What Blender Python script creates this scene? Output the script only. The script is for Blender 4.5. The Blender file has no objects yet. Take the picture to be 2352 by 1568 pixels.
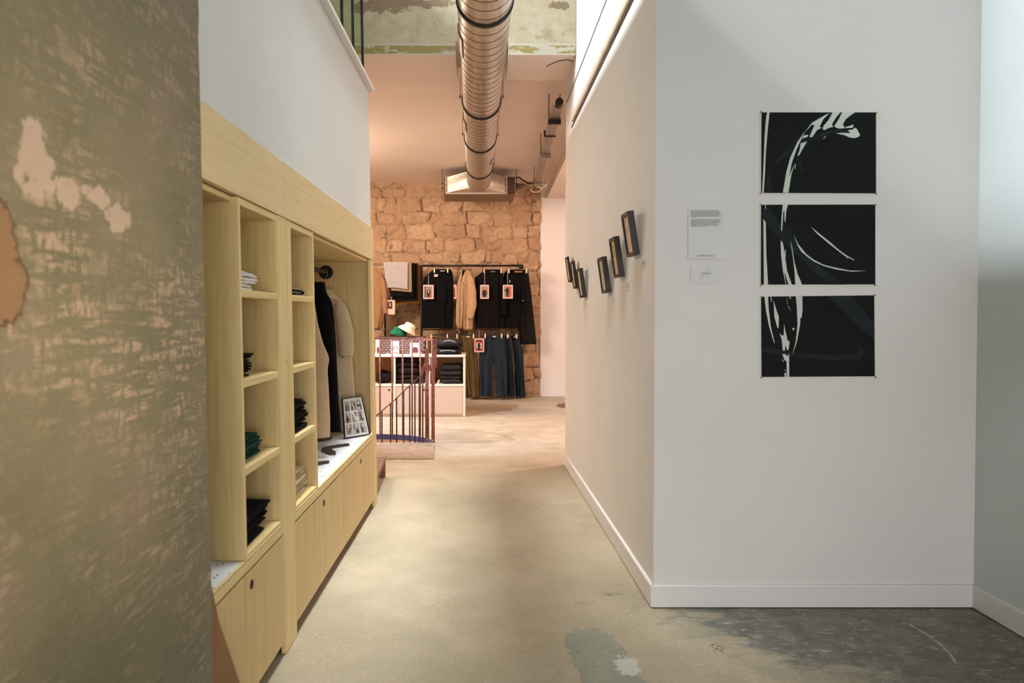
import bpy, bmesh, math, random
from mathutils import Vector, Matrix, noise
from mathutils.geometry import tessellate_polygon
R = math.radians
scn = bpy.context.scene
COL = scn.collection

# ------------------------------------------------------------------ camera, world, light, exposure
F = 1600.0; CAMH = 1.35; PITCH = 0.02; CX = 1100.0; CY = 726 + F*math.tan(PITCH)
cam = bpy.data.cameras.new('camera'); camo = bpy.data.objects.new('camera', cam); COL.objects.link(camo)
camo.location = (0, 0, CAMH); camo.rotation_euler = (math.pi/2 - PITCH, 0, 0)
cam.sensor_width = 36; cam.lens = F*36/2352
cam.shift_x = (1176-CX)/2352; cam.shift_y = (CY-784)/2352
cam.clip_start = 0.05
cam.dof.use_dof = True; cam.dof.focus_distance = 5.0; cam.dof.aperture_fstop = 3.2
scn.camera = camo

w = bpy.data.worlds.new('world'); scn.world = w; w.use_nodes = True
w.node_tree.nodes['Background'].inputs[0].default_value = (0.72, 0.86, 1.0, 1)
w.node_tree.nodes['Background'].inputs[1].default_value = 0.03

def aim(o, tgt):
    d = Vector(tgt) - o.location
    o.rotation_euler = d.to_track_quat('-Z', 'Y').to_euler()
def area(name, loc, tgt, sx, sy, power, col, spread=180):
    l = bpy.data.lights.new(name, 'AREA'); l.shape = 'RECTANGLE'; l.size = sx; l.size_y = sy
    l.energy = power; l.color = col; l.spread = R(spread)
    o = bpy.data.objects.new(name, l); COL.objects.link(o); o.location = loc; aim(o, tgt); return o
def spot(name, loc, tgt, power, col, ang=70, blend=.6, rad=.05):
    l = bpy.data.lights.new(name, 'SPOT'); l.energy = power; l.color = col; l.spot_size = R(ang)
    l.spot_blend = blend; l.shadow_soft_size = rad
    o = bpy.data.objects.new(name, l); COL.objects.link(o); o.location = loc; aim(o, tgt); return o
WARM = (1.0, .60, .36)
# daylight: shopfront behind the camera, and a high gallery window on the left
area('shopfront_daylight', (0.2, -3.4, .9), (0.3, 5, .35), 3.6, 1.4, 41, (.98, .97, 1.0), 75)
hw = area('high_window_daylight', (-3.8, 3.1, 6.93), (0.81, 3.1, 2.87), .42, 4.0, 390, (.84, .92, 1.0), 110)
hw.rotation_euler = (0, -math.atan2(4.61, 4.06), 0)          # long side level with the gallery window
# two added fill lights, then the far room's own lamps
cl = area('fill_light_corridor', (-.2, 4.2, 6.7), (-.2, 4.2, 0), .9, 3.0, 46, (.87, .95, 1.0), 30)  # added fill that brightens the corridor floor
cl.rotation_euler = (0, 0, 0)
area('fill_light_near_wall', (1.6, .0, 1.5), (-.8, 1.28, 1.35), 1.0, 1.0, 3.0, (1.0, .84, .60), 28)  # added low fill aimed at the near plaster wall only
area('ceiling_lamp_far_left', (-2.7, 8.6, 3.35), (-.2, 9.6, .4), 1.2, 1.6, 276, (1, .81, .66))
area('ceiling_lamp_far_right', (2.6, 8.8, 3.15), (.2, 9.8, .6), 1.2, 1.6, 140, (1, .68, .58))
spot('spot_floor', (-2.3, 7.2, 3.45), (.1, 8.6, 0), 1000, (.58, .70, 1.0), 62, .7, .06)
spot('spot_bay', (3.0, 7.62, 3.1), (-.1, 7.6, 0), 420, (1.0, .80, .68), 64, .8, .07)
vs = scn.view_settings
vs.view_transform = 'Standard'; vs.look = 'None'; vs.exposure = 0.0; vs.gamma = 1.0; vs.use_curve_mapping = False
scn.cycles.use_denoising = True
scn.cycles.max_bounces = 8; scn.cycles.diffuse_bounces = 5

# ------------------------------------------------------------------ pixel -> world helpers (measuring the place)
def ray(x, y):
    a = (x-CX)/F; b = -(y-CY)/F
    return Vector((a, math.cos(PITCH)+b*math.sin(PITCH), -math.sin(PITCH)+b*math.cos(PITCH)))
def P(x, y, Y):
    d = ray(x, y); t = Y/d.y; return Vector((d.x*t, Y, CAMH+d.z*t))
def PZ(x, y, Z):
    d = ray(x, y); t = (Z-CAMH)/d.z; return Vector((d.x*t, d.y*t, Z))
def PX(x, y, X):
    d = ray(x, y); t = X/d.x; return Vector((X, d.y*t, CAMH+d.z*t))
def sl(h, k=1.0):
    h = h.lstrip('#'); o = []
    for i in (0, 2, 4):
        c = int(h[i:i+2], 16)/255
        o.append(c/12.92 if c <= .04045 else ((c+.055)/1.055)**2.4)
    return (o[0]*k, o[1]*k, o[2]*k, 1)

# ------------------------------------------------------------------ materials
class N:
    def __init__(s, name):
        s.m = bpy.data.materials.new(name); s.m.use_nodes = True; s.t = s.m.node_tree
        s.b = s.t.nodes['Principled BSDF']; s.out = s.t.nodes['Material Output']
    def n(s, typ, **kw):
        nd = s.t.nodes.new(typ)
        for k, v in kw.items():
            if k.startswith('i_'):
                key = k[2:]; key = int(key) if key.isdigit() else key.replace('_', ' ')
                s.set(nd.inputs[key], v)
            else: setattr(nd, k, v)
        return nd
    def set(s, inp, v):
        if isinstance(v, bpy.types.NodeSocket): s.t.links.new(v, inp)
        else: inp.default_value = v
    def co(s, sc=(1, 1, 1), rot=(0, 0, 0)):
        c = s.n('ShaderNodeTexCoord'); m = s.n('ShaderNodeMapping')
        m.inputs['Scale'].default_value = sc; m.inputs['Rotation'].default_value = rot
        s.t.links.new(c.outputs['Object'], m.inputs['Vector']); return m.outputs[0]
    def noise(s, vec, scale, detail=4, rough=.55, dist=0):
        nd = s.n('ShaderNodeTexNoise'); s.set(nd.inputs['Vector'], vec)
        nd.inputs['Scale'].default_value = scale; nd.inputs['Detail'].default_value = detail
        nd.inputs['Roughness'].default_value = rough; nd.inputs['Distortion'].default_value = dist
        return nd.outputs['Fac']
    def ramp(s, fac, stops, interp='LINEAR'):
        nd = s.n('ShaderNodeValToRGB'); s.set(nd.inputs[0], fac); cr = nd.color_ramp; cr.interpolation = interp
        while len(cr.elements) < len(stops): cr.elements.new(.5)
        for e, (p, c) in zip(cr.elements, stops):
            e.position = p; e.color = c if not isinstance(c, (int, float)) else (c, c, c, 1)
        return nd.outputs[0]
    def mix(s, f, a, b):
        nd = s.n('ShaderNodeMix', data_type='RGBA'); s.set(nd.inputs[0], f); s.set(nd.inputs[6], a); s.set(nd.inputs[7], b)
        return nd.outputs[2]
    def math(s, op, a, b=0.0, clamp=False):
        nd = s.n('ShaderNodeMath', operation=op, use_clamp=clamp); s.set(nd.inputs[0], a); s.set(nd.inputs[1], b)
        return nd.outputs[0]
    def sep(s, vec):
        nd = s.n('ShaderNodeSeparateXYZ'); s.set(nd.inputs[0], vec); return nd.outputs
    def bump(s, h, strength=.3, dist=.01):
        nd = s.n('ShaderNodeBump'); s.set(nd.inputs['Height'], h)
        nd.inputs['Strength'].default_value = strength; nd.inputs['Distance'].default_value = dist
        s.t.links.new(nd.outputs[0], s.b.inputs['Normal'])
    def base(s, c): s.set(s.b.inputs['Base Color'], c)
    def fin(s, rough=.6, metal=0.0):
        s.set(s.b.inputs['Roughness'], rough); s.set(s.b.inputs['Metallic'], metal); return s.m

_mc = {}
def flat(name, hexc, rough=.6, metal=0.0, var=.12, scale=9, bump=0, bscale=180, stretch=(1, 1, 1)):
    if name in _mc: return _mc[name]
    k = N(name); c = sl(hexc); v = k.co(stretch)
    d = tuple(x*(1-var) for x in c[:3])+(1,); l = tuple(min(1, x*(1+var)) for x in c[:3])+(1,)
    k.base(k.ramp(k.noise(v, scale), [(.3, d), (.7, l)]))
    if bump: k.bump(k.noise(v, bscale, 2), bump, .004)
    _mc[name] = k.fin(rough, metal); return _mc[name]
def fabric(name, hexc, var=.18, bump=.35):
    m = flat(name, hexc, .95, 0, var, 14, bump, 420); m.node_tree.nodes['Principled BSDF'].inputs['Specular IOR Level'].default_value = .12; return m

def m_paint(name, hexc, rough=.62):
    k = N(name); c = sl(hexc); v = k.co()
    d = tuple(x*.94 for x in c[:3])+(1,)
    k.base(k.ramp(k.noise(v, 1.6, 5), [(.3, d), (.7, c)])); k.bump(k.noise(v, 160, 3), .07, .003)
    return k.fin(rough)
WHITE = m_paint('white_wall_paint', 'dedad4'); WHITE2 = m_paint('white_skirting_paint', 'e0dcd7', .45)
PINKW = m_paint('pale_ceiling_paint', 'e6d3c6')

def m_ply(name, a='d0b172', b='e2c68a', vert=True):
    k = N(name); sc = (7, 7, .35) if vert else (7, .35, 7)
    v = k.co(sc); g = k.noise(v, 2.2, 5, .6, .35)
    c = k.ramp(g, [(.25, sl(a)), (.5, sl(b)), (.75, sl(a))])
    v2 = k.co((30, 30, 1.4) if vert else (30, 1.4, 30)); f = k.noise(v2, 2.0, 3)
    c = k.mix(k.math('MULTIPLY', k.ramp(f, [(.52, 0.0), (.75, 1.0)]), .35), c, sl('b48d58'))
    v3 = k.co((5, 5, 2.2) if vert else (5, 2.2, 5)); vo = k.n('ShaderNodeTexVoronoi'); k.set(vo.inputs['Vector'], v3); vo.inputs['Scale'].default_value = 1.6
    c = k.mix(k.ramp(vo.outputs['Distance'], [(.03, .75), (.07, 0.0)]), c, sl('7a5230'))
    k.base(c); k.bump(f, .06, .002)
    return k.fin(.5)
PLY = m_ply('birch_plywood'); PLYH = m_ply('birch_plywood_lying', vert=False)
def m_edge():
    k = N('plywood_edge'); v = k.co((1, 1, 1)); z = k.sep(v)[2]
    s = k.math('SINE', k.math('MULTIPLY', z, 1150.0)); g = k.noise(k.co((2, 14, 60)), 3, 4)
    f = k.math('ADD', k.math('MULTIPLY', s, .25), g)
    k.base(k.ramp(f, [(.25, sl('8f6c42')), (.5, sl('cbab7a')), (.8, sl('e2cda2'))])); return k.fin(.65)
PLYE = m_edge()
def m_terrazzo():
    k = N('terrazzo'); v = k.co((1, .42, 1), (0, 0, .5)); vo = k.n('ShaderNodeTexVoronoi'); k.set(vo.inputs['Vector'], v); vo.inputs['Scale'].default_value = 78
    chip = k.math('MULTIPLY', k.math('LESS_THAN', vo.outputs['Distance'], .26), k.math('GREATER_THAN', k.sep(vo.outputs['Color'])[0], .66))
    cc = k.ramp(k.sep(vo.outputs['Color'])[1], [(0, sl('2c2a2b')), (.5, sl('4a4340')), (.8, sl('8b7a6a'))])
    k.base(k.mix(chip, sl('dddad9'), cc)); return k.fin(.3)
TERR = m_terrazzo()

def m_floor():
    k = N('worn_concrete_floor'); v = k.co(); x, y, z = k.sep(v)
    big = k.noise(v, 1.1, 6, .6); mid = k.noise(v, 5.5, 6, .65); fine = k.noise(k.co((1.0, 1.7, 1)), 38, 4, .7)
    c = k.ramp(big, [(.3, sl('a2947b', .80)), (.5, sl('b5a489', .88)), (.72, sl('bfae97', .92))])
    c = k.mix(k.math('MULTIPLY', k.ramp(mid, [(.35, 1.0), (.60, 0.0)]), .6), c, sl('968b72'))
    c = k.mix(k.math('MULTIPLY', k.ramp(fine, [(.3, 1.0), (.55, 0.0)]), .22), c, sl('7d6d55'))
    # bare grey-green concrete in the right bay, with its shade painted in too
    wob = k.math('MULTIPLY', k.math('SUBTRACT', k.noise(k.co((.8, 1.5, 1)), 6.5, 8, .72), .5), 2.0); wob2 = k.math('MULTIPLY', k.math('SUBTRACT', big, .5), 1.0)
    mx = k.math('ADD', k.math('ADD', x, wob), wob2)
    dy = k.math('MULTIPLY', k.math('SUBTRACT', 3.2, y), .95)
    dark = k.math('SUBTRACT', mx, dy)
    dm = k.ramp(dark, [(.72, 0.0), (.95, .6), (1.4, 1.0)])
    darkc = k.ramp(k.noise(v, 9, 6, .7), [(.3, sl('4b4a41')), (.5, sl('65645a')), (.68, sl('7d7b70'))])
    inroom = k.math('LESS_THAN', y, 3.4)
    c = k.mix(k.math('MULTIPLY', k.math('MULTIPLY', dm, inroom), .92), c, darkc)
    # greenish stain
    fy = k.math('MULTIPLY', k.math('SUBTRACT', 2.98, y), .10)
    ex = k.math('DIVIDE', k.math('SUBTRACT', x, k.math('ADD', .455, fy)), .118); ey = k.math('DIVIDE', k.math('SUBTRACT', y, 2.62), .375)
    ex2 = k.math('MULTIPLY', ex, ex); ey2 = k.math('MULTIPLY', ey, ey); rr = k.math('ADD', k.math('MULTIPLY', ex2, ex2), k.math('MULTIPLY', ey2, ey2))
    rr = k.math('ADD', rr, k.math('MULTIPLY', k.math('SUBTRACT', k.noise(k.co((1.4, .8, 1)), 15, 7, .75), .5), 3.2))
    sf = k.noise(v, 30, 5, .75)
    st_ = k.mix(k.ramp(sf, [(.58, 0.0), (.66, .8)]), k.ramp(mid, [(.4, sl('76796a')), (.65, sl('8b8d7b'))]), sl('a9a899'))
    wh = k.math('ADD', k.math('POWER', k.math('DIVIDE', k.math('SUBTRACT', x, .575), .05), 2.0), k.math('POWER', k.math('DIVIDE', k.math('SUBTRACT', y, 2.66), .085), 2.0))
    wh = k.math('ADD', wh, k.math('MULTIPLY', k.math('SUBTRACT', k.noise(k.co((1, .7, 1)), 24, 7, .8), .5), 6.0))
    c = k.mix(k.ramp(rr, [(.80, .88), (.92, 0.0)]), c, st_); c = k.mix(k.ramp(wh, [(.7, .8), (1.1, 0.0)]), c, sl('c1bdb2'))
    # second, softer patches by the right wall
    p2 = k.noise(k.co((1, .8, 1)), 2.3, 5, .6)
    c = k.mix(k.math('MULTIPLY', k.math('MULTIPLY', k.ramp(p2, [(.55, 0.0), (.62, 1.0)]), k.ramp(x, [(.3, 0.0), (.6, 1.0)])), .35), c, sl('85806a'))
    marks = k.math('ADD', k.math('POWER', k.math('DIVIDE', k.math('SUBTRACT', x, .972), .03), 2.0), k.math('POWER', k.math('DIVIDE', k.math('SUBTRACT', y, 2.80), .06), 2.0))
    mk_ = k.math('MULTIPLY', k.ramp(marks, [(.7, 1.0), (1.0, 0.0)]), k.ramp(k.noise(v, 70, 3, .6), [(.54, 0.0), (.57, 1.0)]))
    c = k.mix(mk_, c, sl('2a241c'))
    yy_ = k.math('SUBTRACT', y, 2.9); arc_ = k.math('SUBTRACT', k.math('SUBTRACT', 1.902, k.math('MULTIPLY', yy_, yy_)), x)
    sm_ = k.math('MULTIPLY', k.ramp(k.math('ABSOLUTE', arc_), [(.003, 1.0), (.008, 0.0)]), k.math('MULTIPLY', k.math('GREATER_THAN', y, 2.685), k.math('LESS_THAN', y, 3.03)))
    scratch = k.math('MULTIPLY', sm_, k.ramp(k.noise(v, 40, 3), [(.4, .2), (.55, .9)]))
    # paint flecks
    fl = k.noise(k.co((1.0, 1.6, 1)), 60, 3, .6); fz = k.noise(v, 4, 3)
    m = k.math('MULTIPLY', k.ramp(fl, [(.655, 0.0), (.68, 1.0)]), k.ramp(fz, [(.38, 0.0), (.55, 1.0)]))
    c = k.mix(k.math('MULTIPLY', m, .75), c, sl('e2dccf'))
    dk = k.noise(k.co((1.3, 2.2, 1)), 52, 3, .6)
    c = k.mix(k.math('MULTIPLY', k.ramp(dk, [(.315, .55), (.335, 0.0)]), 1.0), c, sl('4a4032'))
    cr1 = k.math('ABSOLUTE', k.math('SUBTRACT', k.noise(k.co((1.2, .8, 1)), 1.7, 7, .7, .6), .5)); cr2 = k.noise(v, 2.1, 3)
    c = k.mix(k.math('MULTIPLY', k.ramp(cr1, [(.0, .5), (.004, 0.0)]), k.ramp(cr2, [(.5, 0.0), (.6, 1.0)])), c, sl('6a5c47'))
    # scattered chalk scuffs in the right bay
    sc = k.noise(k.co((.7, 2.6, 1), (0, 0, .25)), 17, 6, .75)
    c = k.mix(k.math('MULTIPLY', k.math('MULTIPLY', k.ramp(sc, [(.57, 0.0), (.63, .8)]), inroom), k.ramp(x, [(.7, 0.0), (1.0, 1.0)])), c, sl('b4b0a6'))
    c = k.mix(scratch, c, sl('c9c5b8'))
    k.base(c); k.bump(k.math('ADD', mid, k.math('MULTIPLY', fine, .3)), .12, .006)
    return k.fin(k.ramp(mid, [(.3, .42), (.7, .6)]))
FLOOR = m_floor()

def m_nearwall():
    k = N('worn_olive_plaster'); v = k.co(); x, y, z = k.sep(v)
    base = k.ramp(k.noise(v, 2.6, 5), [(.3, sl('6f684e')), (.5, sl('7c7257')), (.7, sl('877660'))])
    # scraper marks: short pinkish dabs laid in slanting rows, upward at the top, downward lower
    tilt = k.math('MULTIPLY', k.math('SUBTRACT', z, 1.3), .55)
    zz = k.math('ADD', z, k.math('MULTIPLY', k.math('SUBTRACT', y, 1.5), -.25))
    row = k.noise(k.co((1, 5, 40), (.30, 0, 0)), 1.6, 3, .6, .35); brk = k.noise(k.co((1, 34, 18), (.2, 0, 0)), 1.3, 3, .6)
    zone = k.noise(v, 3.4, 5, .62)
    dab = k.math('MULTIPLY', k.ramp(row, [(.46, 0.0), (.58, 1.0)]), k.ramp(brk, [(.42, 0.0), (.56, 1.0)]))
    dab = k.math('MULTIPLY', dab, k.ramp(zone, [(.44, .06), (.60, 1.0)]))
    c = k.mix(k.math('MULTIPLY', dab, .85), base, sl('b59880'))
    fine = k.noise(k.co((1, 60, 60)), 1.5, 3); c = k.mix(k.math('MULTIPLY', k.ramp(fine, [(.58, 0.0), (.68, 1.0)]), .3), c, sl('a48e74'))
    # bare pink plaster showing through
    def patch(cy, cz, ry, rz, wob, sc):
        ey = k.math('DIVIDE', k.math('SUBTRACT', y, cy), ry); ez = k.math('DIVIDE', k.math('SUBTRACT', z, cz), rz)
        rr = k.math('ADD', k.math('MULTIPLY', ey, ey), k.math('MULTIPLY', ez, ez))
        return k.math('ADD', rr, k.math('MULTIPLY', k.math('SUBTRACT', k.noise(v, sc, 5, .65), .5), wob))
    for cy, cz, ry, rz in ((1.245, 1.61, .055, .075), (1.33, 1.585, .06, .030), (1.43, 1.598, .055, .022), (1.52, 1.562, .045, .028)):
        c = k.mix(k.ramp(patch(cy, cz, ry, rz, 5.0, 17), [(.7, .95), (.95, 0.0)]), c, sl('b79e8a'))
    rr = patch(1.11, 1.43, .105, .125, 2.0, 13)
    c = k.mix(k.ramp(rr, [(.85, .9), (.95, .0)]), c, sl('8f6b4a'))
    c = k.mix(k.ramp(rr, [(.72, 0.0), (.88, .85), (1.0, 0.0)]), c, sl('4f3721'))
    # worn light corner
    ed = k.math('ADD', y, k.math('MULTIPLY', k.math('SUBTRACT', k.noise(k.co((1, 1, 2.2)), 5, 5, .7), .5), .30))
    low = k.ramp(z, [(1.0, 1.0), (1.75, 0.0)])
    c = k.mix(k.math('MULTIPLY', k.ramp(ed, [(1.93, 0.0), (1.97, .85)]), low), c, sl('c5a58c'))
    k.base(c); k.bump(k.math('ADD', row, k.math('ADD', k.math('MULTIPLY', zone, .8), k.math('MULTIPLY', dab, .5))), .35, .012)
    return k.fin(.85)
NEARW = m_nearwall()

def m_oldplaster():
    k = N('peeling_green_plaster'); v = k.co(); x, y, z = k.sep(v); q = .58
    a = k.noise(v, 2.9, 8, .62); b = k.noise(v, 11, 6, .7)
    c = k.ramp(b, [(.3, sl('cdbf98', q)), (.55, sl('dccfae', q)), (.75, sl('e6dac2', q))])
    c = k.mix(k.ramp(k.noise(v, 5, 7, .7), [(.60, 0.0), (.62, .7)]), c, sl('bdb083', q))
    top = k.ramp(z, [(3.62, 0.0), (3.75, 1.0)])
    pe = k.math('MULTIPLY', k.ramp(a, [(.565, 0.0), (.575, .9)]), top)
    for px_, pz_, rx_, rz_ in ((-.72, 3.90, .17, .085), (-.40, 3.885, .20, .035), (-.93, 3.85, .10, .05), (-.28, 3.98, .10, .05), (.42, 3.95, .12, .03), (.66, 3.87, .08, .035)):
        e1 = k.math('POWER', k.math('DIVIDE', k.math('SUBTRACT', x, px_), rx_), 2.0); e2 = k.math('POWER', k.math('DIVIDE', k.math('SUBTRACT', z, pz_), rz_), 2.0)
        ee = k.math('ADD', k.math('ADD', e1, e2), k.math('MULTIPLY', k.math('SUBTRACT', k.noise(k.co((1, 1, 1.5)), 13, 7, .7), .5), 5.0))
        c = k.mix(k.ramp(ee, [(.9, .95), (1.0, 0.0)]), c, sl('a0886a', q)); c = k.mix(k.ramp(ee, [(.88, 0.0), (1.0, .6), (1.12, 0.0)]), c, sl('7d6e4e', q))
    rim = k.math('MULTIPLY', k.ramp(k.math('ABSOLUTE', k.math('SUBTRACT', a, .568)), [(.0, .6), (.012, 0.0)]), top)
    c = k.mix(pe, c, sl('a0886a', q)); c = k.mix(rim, c, sl('7d6e4e', q))
    # ochre band along the bottom, flaking to cream
    zz = k.math('ADD', z, k.math('MULTIPLY', k.math('SUBTRACT', b, .5), .02))
    band = k.math('MULTIPLY', k.math('GREATER_THAN', zz, 3.482), k.math('LESS_THAN', zz, 3.545))
    flake = k.ramp(k.noise(k.co((.6, 1, 1.6)), 9, 8, .75), [(.47, 0.0), (.49, 1.0)])
    c = k.mix(k.math('MULTIPLY', k.math('LESS_THAN', zz, 3.565), .9), c, sl('e3dac2', q))
    c = k.mix(k.math('MULTIPLY', band, flake), c, sl('b3a262', q))
    spot_ = k.noise(v, 45, 4, .7); c = k.mix(k.math('MULTIPLY', k.ramp(spot_, [(.27, .8), (.33, 0.0)]), .8), c, sl('6b5c40'))
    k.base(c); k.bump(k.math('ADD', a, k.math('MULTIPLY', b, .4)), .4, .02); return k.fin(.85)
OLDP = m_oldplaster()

def m_stone():
    k = N('rubble_stone'); v = k.co(); q = 1.0
    at = k.n('ShaderNodeAttribute', attribute_name='stone'); r, g, b = k.sep(at.outputs['Color'])
    n1 = k.noise(v, 16, 6, .7); n2 = k.noise(v, 60, 4, .7); n3 = k.noise(v, 5, 6, .65, .4)
    c = k.ramp(r, [(0, sl('a07b54', q)), (.35, sl('bb9468', q)), (.65, sl('c9a67c', q)), (.9, sl('ad8258', q)), (1, sl('835c3a', q))])
    c = k.mix(k.math('MULTIPLY', k.ramp(n1, [(.34, 1.0), (.50, 0.0)]), .6), c, sl('7b5230', .75))
    c = k.mix(k.math('MULTIPLY', k.ramp(n3, [(.50, 0.0), (.66, 1.0)]), .6), c, sl('dabb92', .8))
    mort = k.ramp(n2, [(.3, sl('a67d52', q)), (.6, sl('c79e70', .75))])
    c = k.mix(g, mort, c)
    c = k.mix(k.math('MULTIPLY', b, .85), c, sl('4f331d', .45))  # recess shade put into the colour: crevices and holes, then pits
    c = k.mix(k.math('MULTIPLY', k.math('MULTIPLY', k.ramp(n2, [(.40, 1.0), (.48, 0.0)]), k.ramp(n3, [(.44, 1.0), (.56, .08)])), .9), c, sl('4f331d', .7))
    c = k.mix(.32, c, sl('d8b495'))
    k.base(c); k.bump(k.math('ADD', n1, k.math('MULTIPLY', n2, .6)), .9, .025); return k.fin(.9)
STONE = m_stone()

def m_galv():
    k = N('galvanised_duct_steel'); v = k.co(); n = k.noise(k.co((14, 2.5, 14)), 3, 4); vo = k.n('ShaderNodeTexVoronoi'); k.set(vo.inputs['Vector'], v); vo.inputs['Scale'].default_value = 60
    k.base(k.ramp(n, [(.3, sl('b3a797', 1.1)), (.7, sl('d0c5b6'))]))
    return k.fin(k.ramp(n, [(.3, .33), (.7, .43)]), .92)
GALV = m_galv()
STEEL = flat('grey_steel', 'a89a8a', .4, .9); DARKM = flat('dark_steel', '37302c', .5, .6); BLACKM = flat('black_rail_steel', '1d1a19', .45, .5)
RUB = flat('black_rubber', '121212', .6); BLACK = flat('black_frame_wood', '171514', .5)
AIRB = flat('brown_grey_casing', '7c6650', .5, .3); AIRD = flat('dark_casing', '46372b', .5, .2)
def m_rust():
    k = N('rusty_red_iron'); v = k.co(); n = k.noise(v, 26, 5, .7)
    k.base(k.ramp(n, [(.3, sl('4c2c26')), (.48, sl('87503f')), (.68, sl('a86a52')), (.8, sl('c08f78'))])); k.bump(n, .3, .004); return k.fin(.55, .2)
RUST = m_rust()
RUSTD = flat('dark_purple_iron', '43333f', .5, .3, .25, 30)
def m_glass():
    k = N('balustrade_glass'); tr = k.n('ShaderNodeBsdfTransparent'); tr.inputs[0].default_value = (.93, .96, .88, 1)
    gl = k.n('ShaderNodeBsdfGlossy'); gl.inputs['Roughness'].default_value = .02
    fr = k.n('ShaderNodeValue'); fr.outputs[0].default_value = .07
    mx = k.n('ShaderNodeMixShader'); k.t.links.new(fr.outputs[0], mx.inputs[0]); k.t.links.new(tr.outputs[0], mx.inputs[1]); k.t.links.new(gl.outputs[0], mx.inputs[2])
    k.t.links.new(mx.outputs[0], k.out.inputs[0]); return k.m
GLASS = m_glass()
GREENE = flat('dark_green_glass_edge', '20312b', .25)
PAPER = flat('white_paper', 'd9d6d2', .8, 0, .03); PAPER2 = flat('cream_paper_margin', 'd8d4c6', .8, 0, .04)
INK = flat('grey_print_ink', '7a7472', .8); INKB = flat('black_ink', '0f1110', .75, 0, .3, 5); INKG = flat('grey_wash_ink', '1d2222', .75, 0, .3, 7)
for m_ in (INKB, INKG): m_.node_tree.nodes['Principled BSDF'].inputs['Specular IOR Level'].default_value = .2; INKW = flat('pale_green_white_paint', 'c6ccbf', .7, 0, .05)
REDM = flat('red_dot', 'b0272c', .7); SKIN = flat('photo_skin_tone', 'c98f6e', .7); PHOTO_BG = flat('photo_terracotta', 'b0654a', .7); PHOTO_BG2 = flat('photo_grey', '8f8178', .7); PHOTO_RED = flat('photo_red', '9c2a2c', .7); PHOTO_D = flat('photo_dark', '1b1517', .7)
WOODP = flat('light_wood', 'd9a877', .55); CLIP = flat('pale_clip', 'e3c9ad', .5)
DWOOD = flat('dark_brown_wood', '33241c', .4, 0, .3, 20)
BROWN = flat('tan_board', '8e5f33', .6, 0, .15, 6)
CONC = flat('stone_slab_grey', '8a745c', .85, 0, .25, 14, .5, 70)
VIOLET = flat('violet_grey_well', '4c4660', .7, 0, .2, 8)
F_BLACK = fabric('black_cloth', '0c0c0d'); F_BLACK2 = fabric('washed_black_cloth', '1d1a18'); F_STRIPE = None
F_CHAR = fabric('charcoal_cloth', '2a2522'); F_WHITE = fabric('white_cloth', 'dfd8d2', .06); F_CREAM = fabric('cream_cloth', 'cdb795', .08)
F_BEIGE = fabric('beige_cloth', 'c3a685', .08); F_TAN = fabric('tan_cloth', 'b3906c', .1); F_GREEN = fabric('bottle_green_cloth', '12382f'); F_KNITG = fabric('green_knit', '1f6a4a', .3, .8)
F_OLIVE = fabric('olive_brown_cloth', '5d4a2a', .15); F_DENIM = fabric('dark_blue_denim', '252e36', .2); F_DENIM2 = fabric('grey_blue_denim', '30363b', .2); F_MUST = fabric('mustard_cloth', 'c08a3e', .12); F_BROWN = fabric('rust_brown_cloth', '96704f', .12); F_HAT = fabric('pale_cream_felt', 'e6cda8', .08)
F_MAUVE = fabric('pinkish_grey_cloth', 'a8958a', .1)
def m_pin():
    k = N('pinstripe_cloth'); x = k.sep(k.co())[0]; s = k.math('SINE', k.math('MULTIPLY', x, 210.0))
    k.base(k.mix(k.ramp(s, [(.75, 0.0), (.95, .5)]), sl('0d0b0a'), sl('241c19'))); k.b.inputs['Specular IOR Level'].default_value = .1; return k.fin(.95)
F_PIN = m_pin()

# ------------------------------------------------------------------ mesh helpers
def build(name, bm, mats, parent=None, loc=(0, 0, 0), smooth=False):
    """link the bmesh (built in world coordinates) as ONE object whose origin is loc / the parent's origin"""
    if not isinstance(mats, (list, tuple)): mats = [mats]
    if parent is not None:
        org = Vector(parent['_org'])
    else: org = Vector(loc)
    bmesh.ops.translate(bm, verts=bm.verts, vec=-org)
    bmesh.ops.recalc_face_normals(bm, faces=bm.faces)
    me = bpy.data.meshes.new(name); bm.to_mesh(me); bm.free()
    for m in mats: me.materials.append(m)
    if smooth:
        for p in me.polygons: p.use_smooth = True
    o = bpy.data.objects.new(name, me); COL.objects.link(o)
    o['_org'] = tuple(org)
    if parent is not None: o.parent = parent
    else: o.location = org
    return o
def tag(o, label=None, cat=None, group=None, kind=None):
    if label: o['label'] = label
    if cat: o['category'] = cat
    if group: o['group'] = group
    if kind: o['kind'] = kind
    return o
def thing(name, loc, label, cat, group=None):
    o = bpy.data.objects.new(name, None); COL.objects.link(o); o.location = loc; o.empty_display_size = .05
    o['_org'] = tuple(loc); return tag(o, label, cat, group)
def struct(name, bm, mats, smooth=False):
    return tag(build(name, bm, mats, smooth=smooth), kind='structure')

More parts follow.
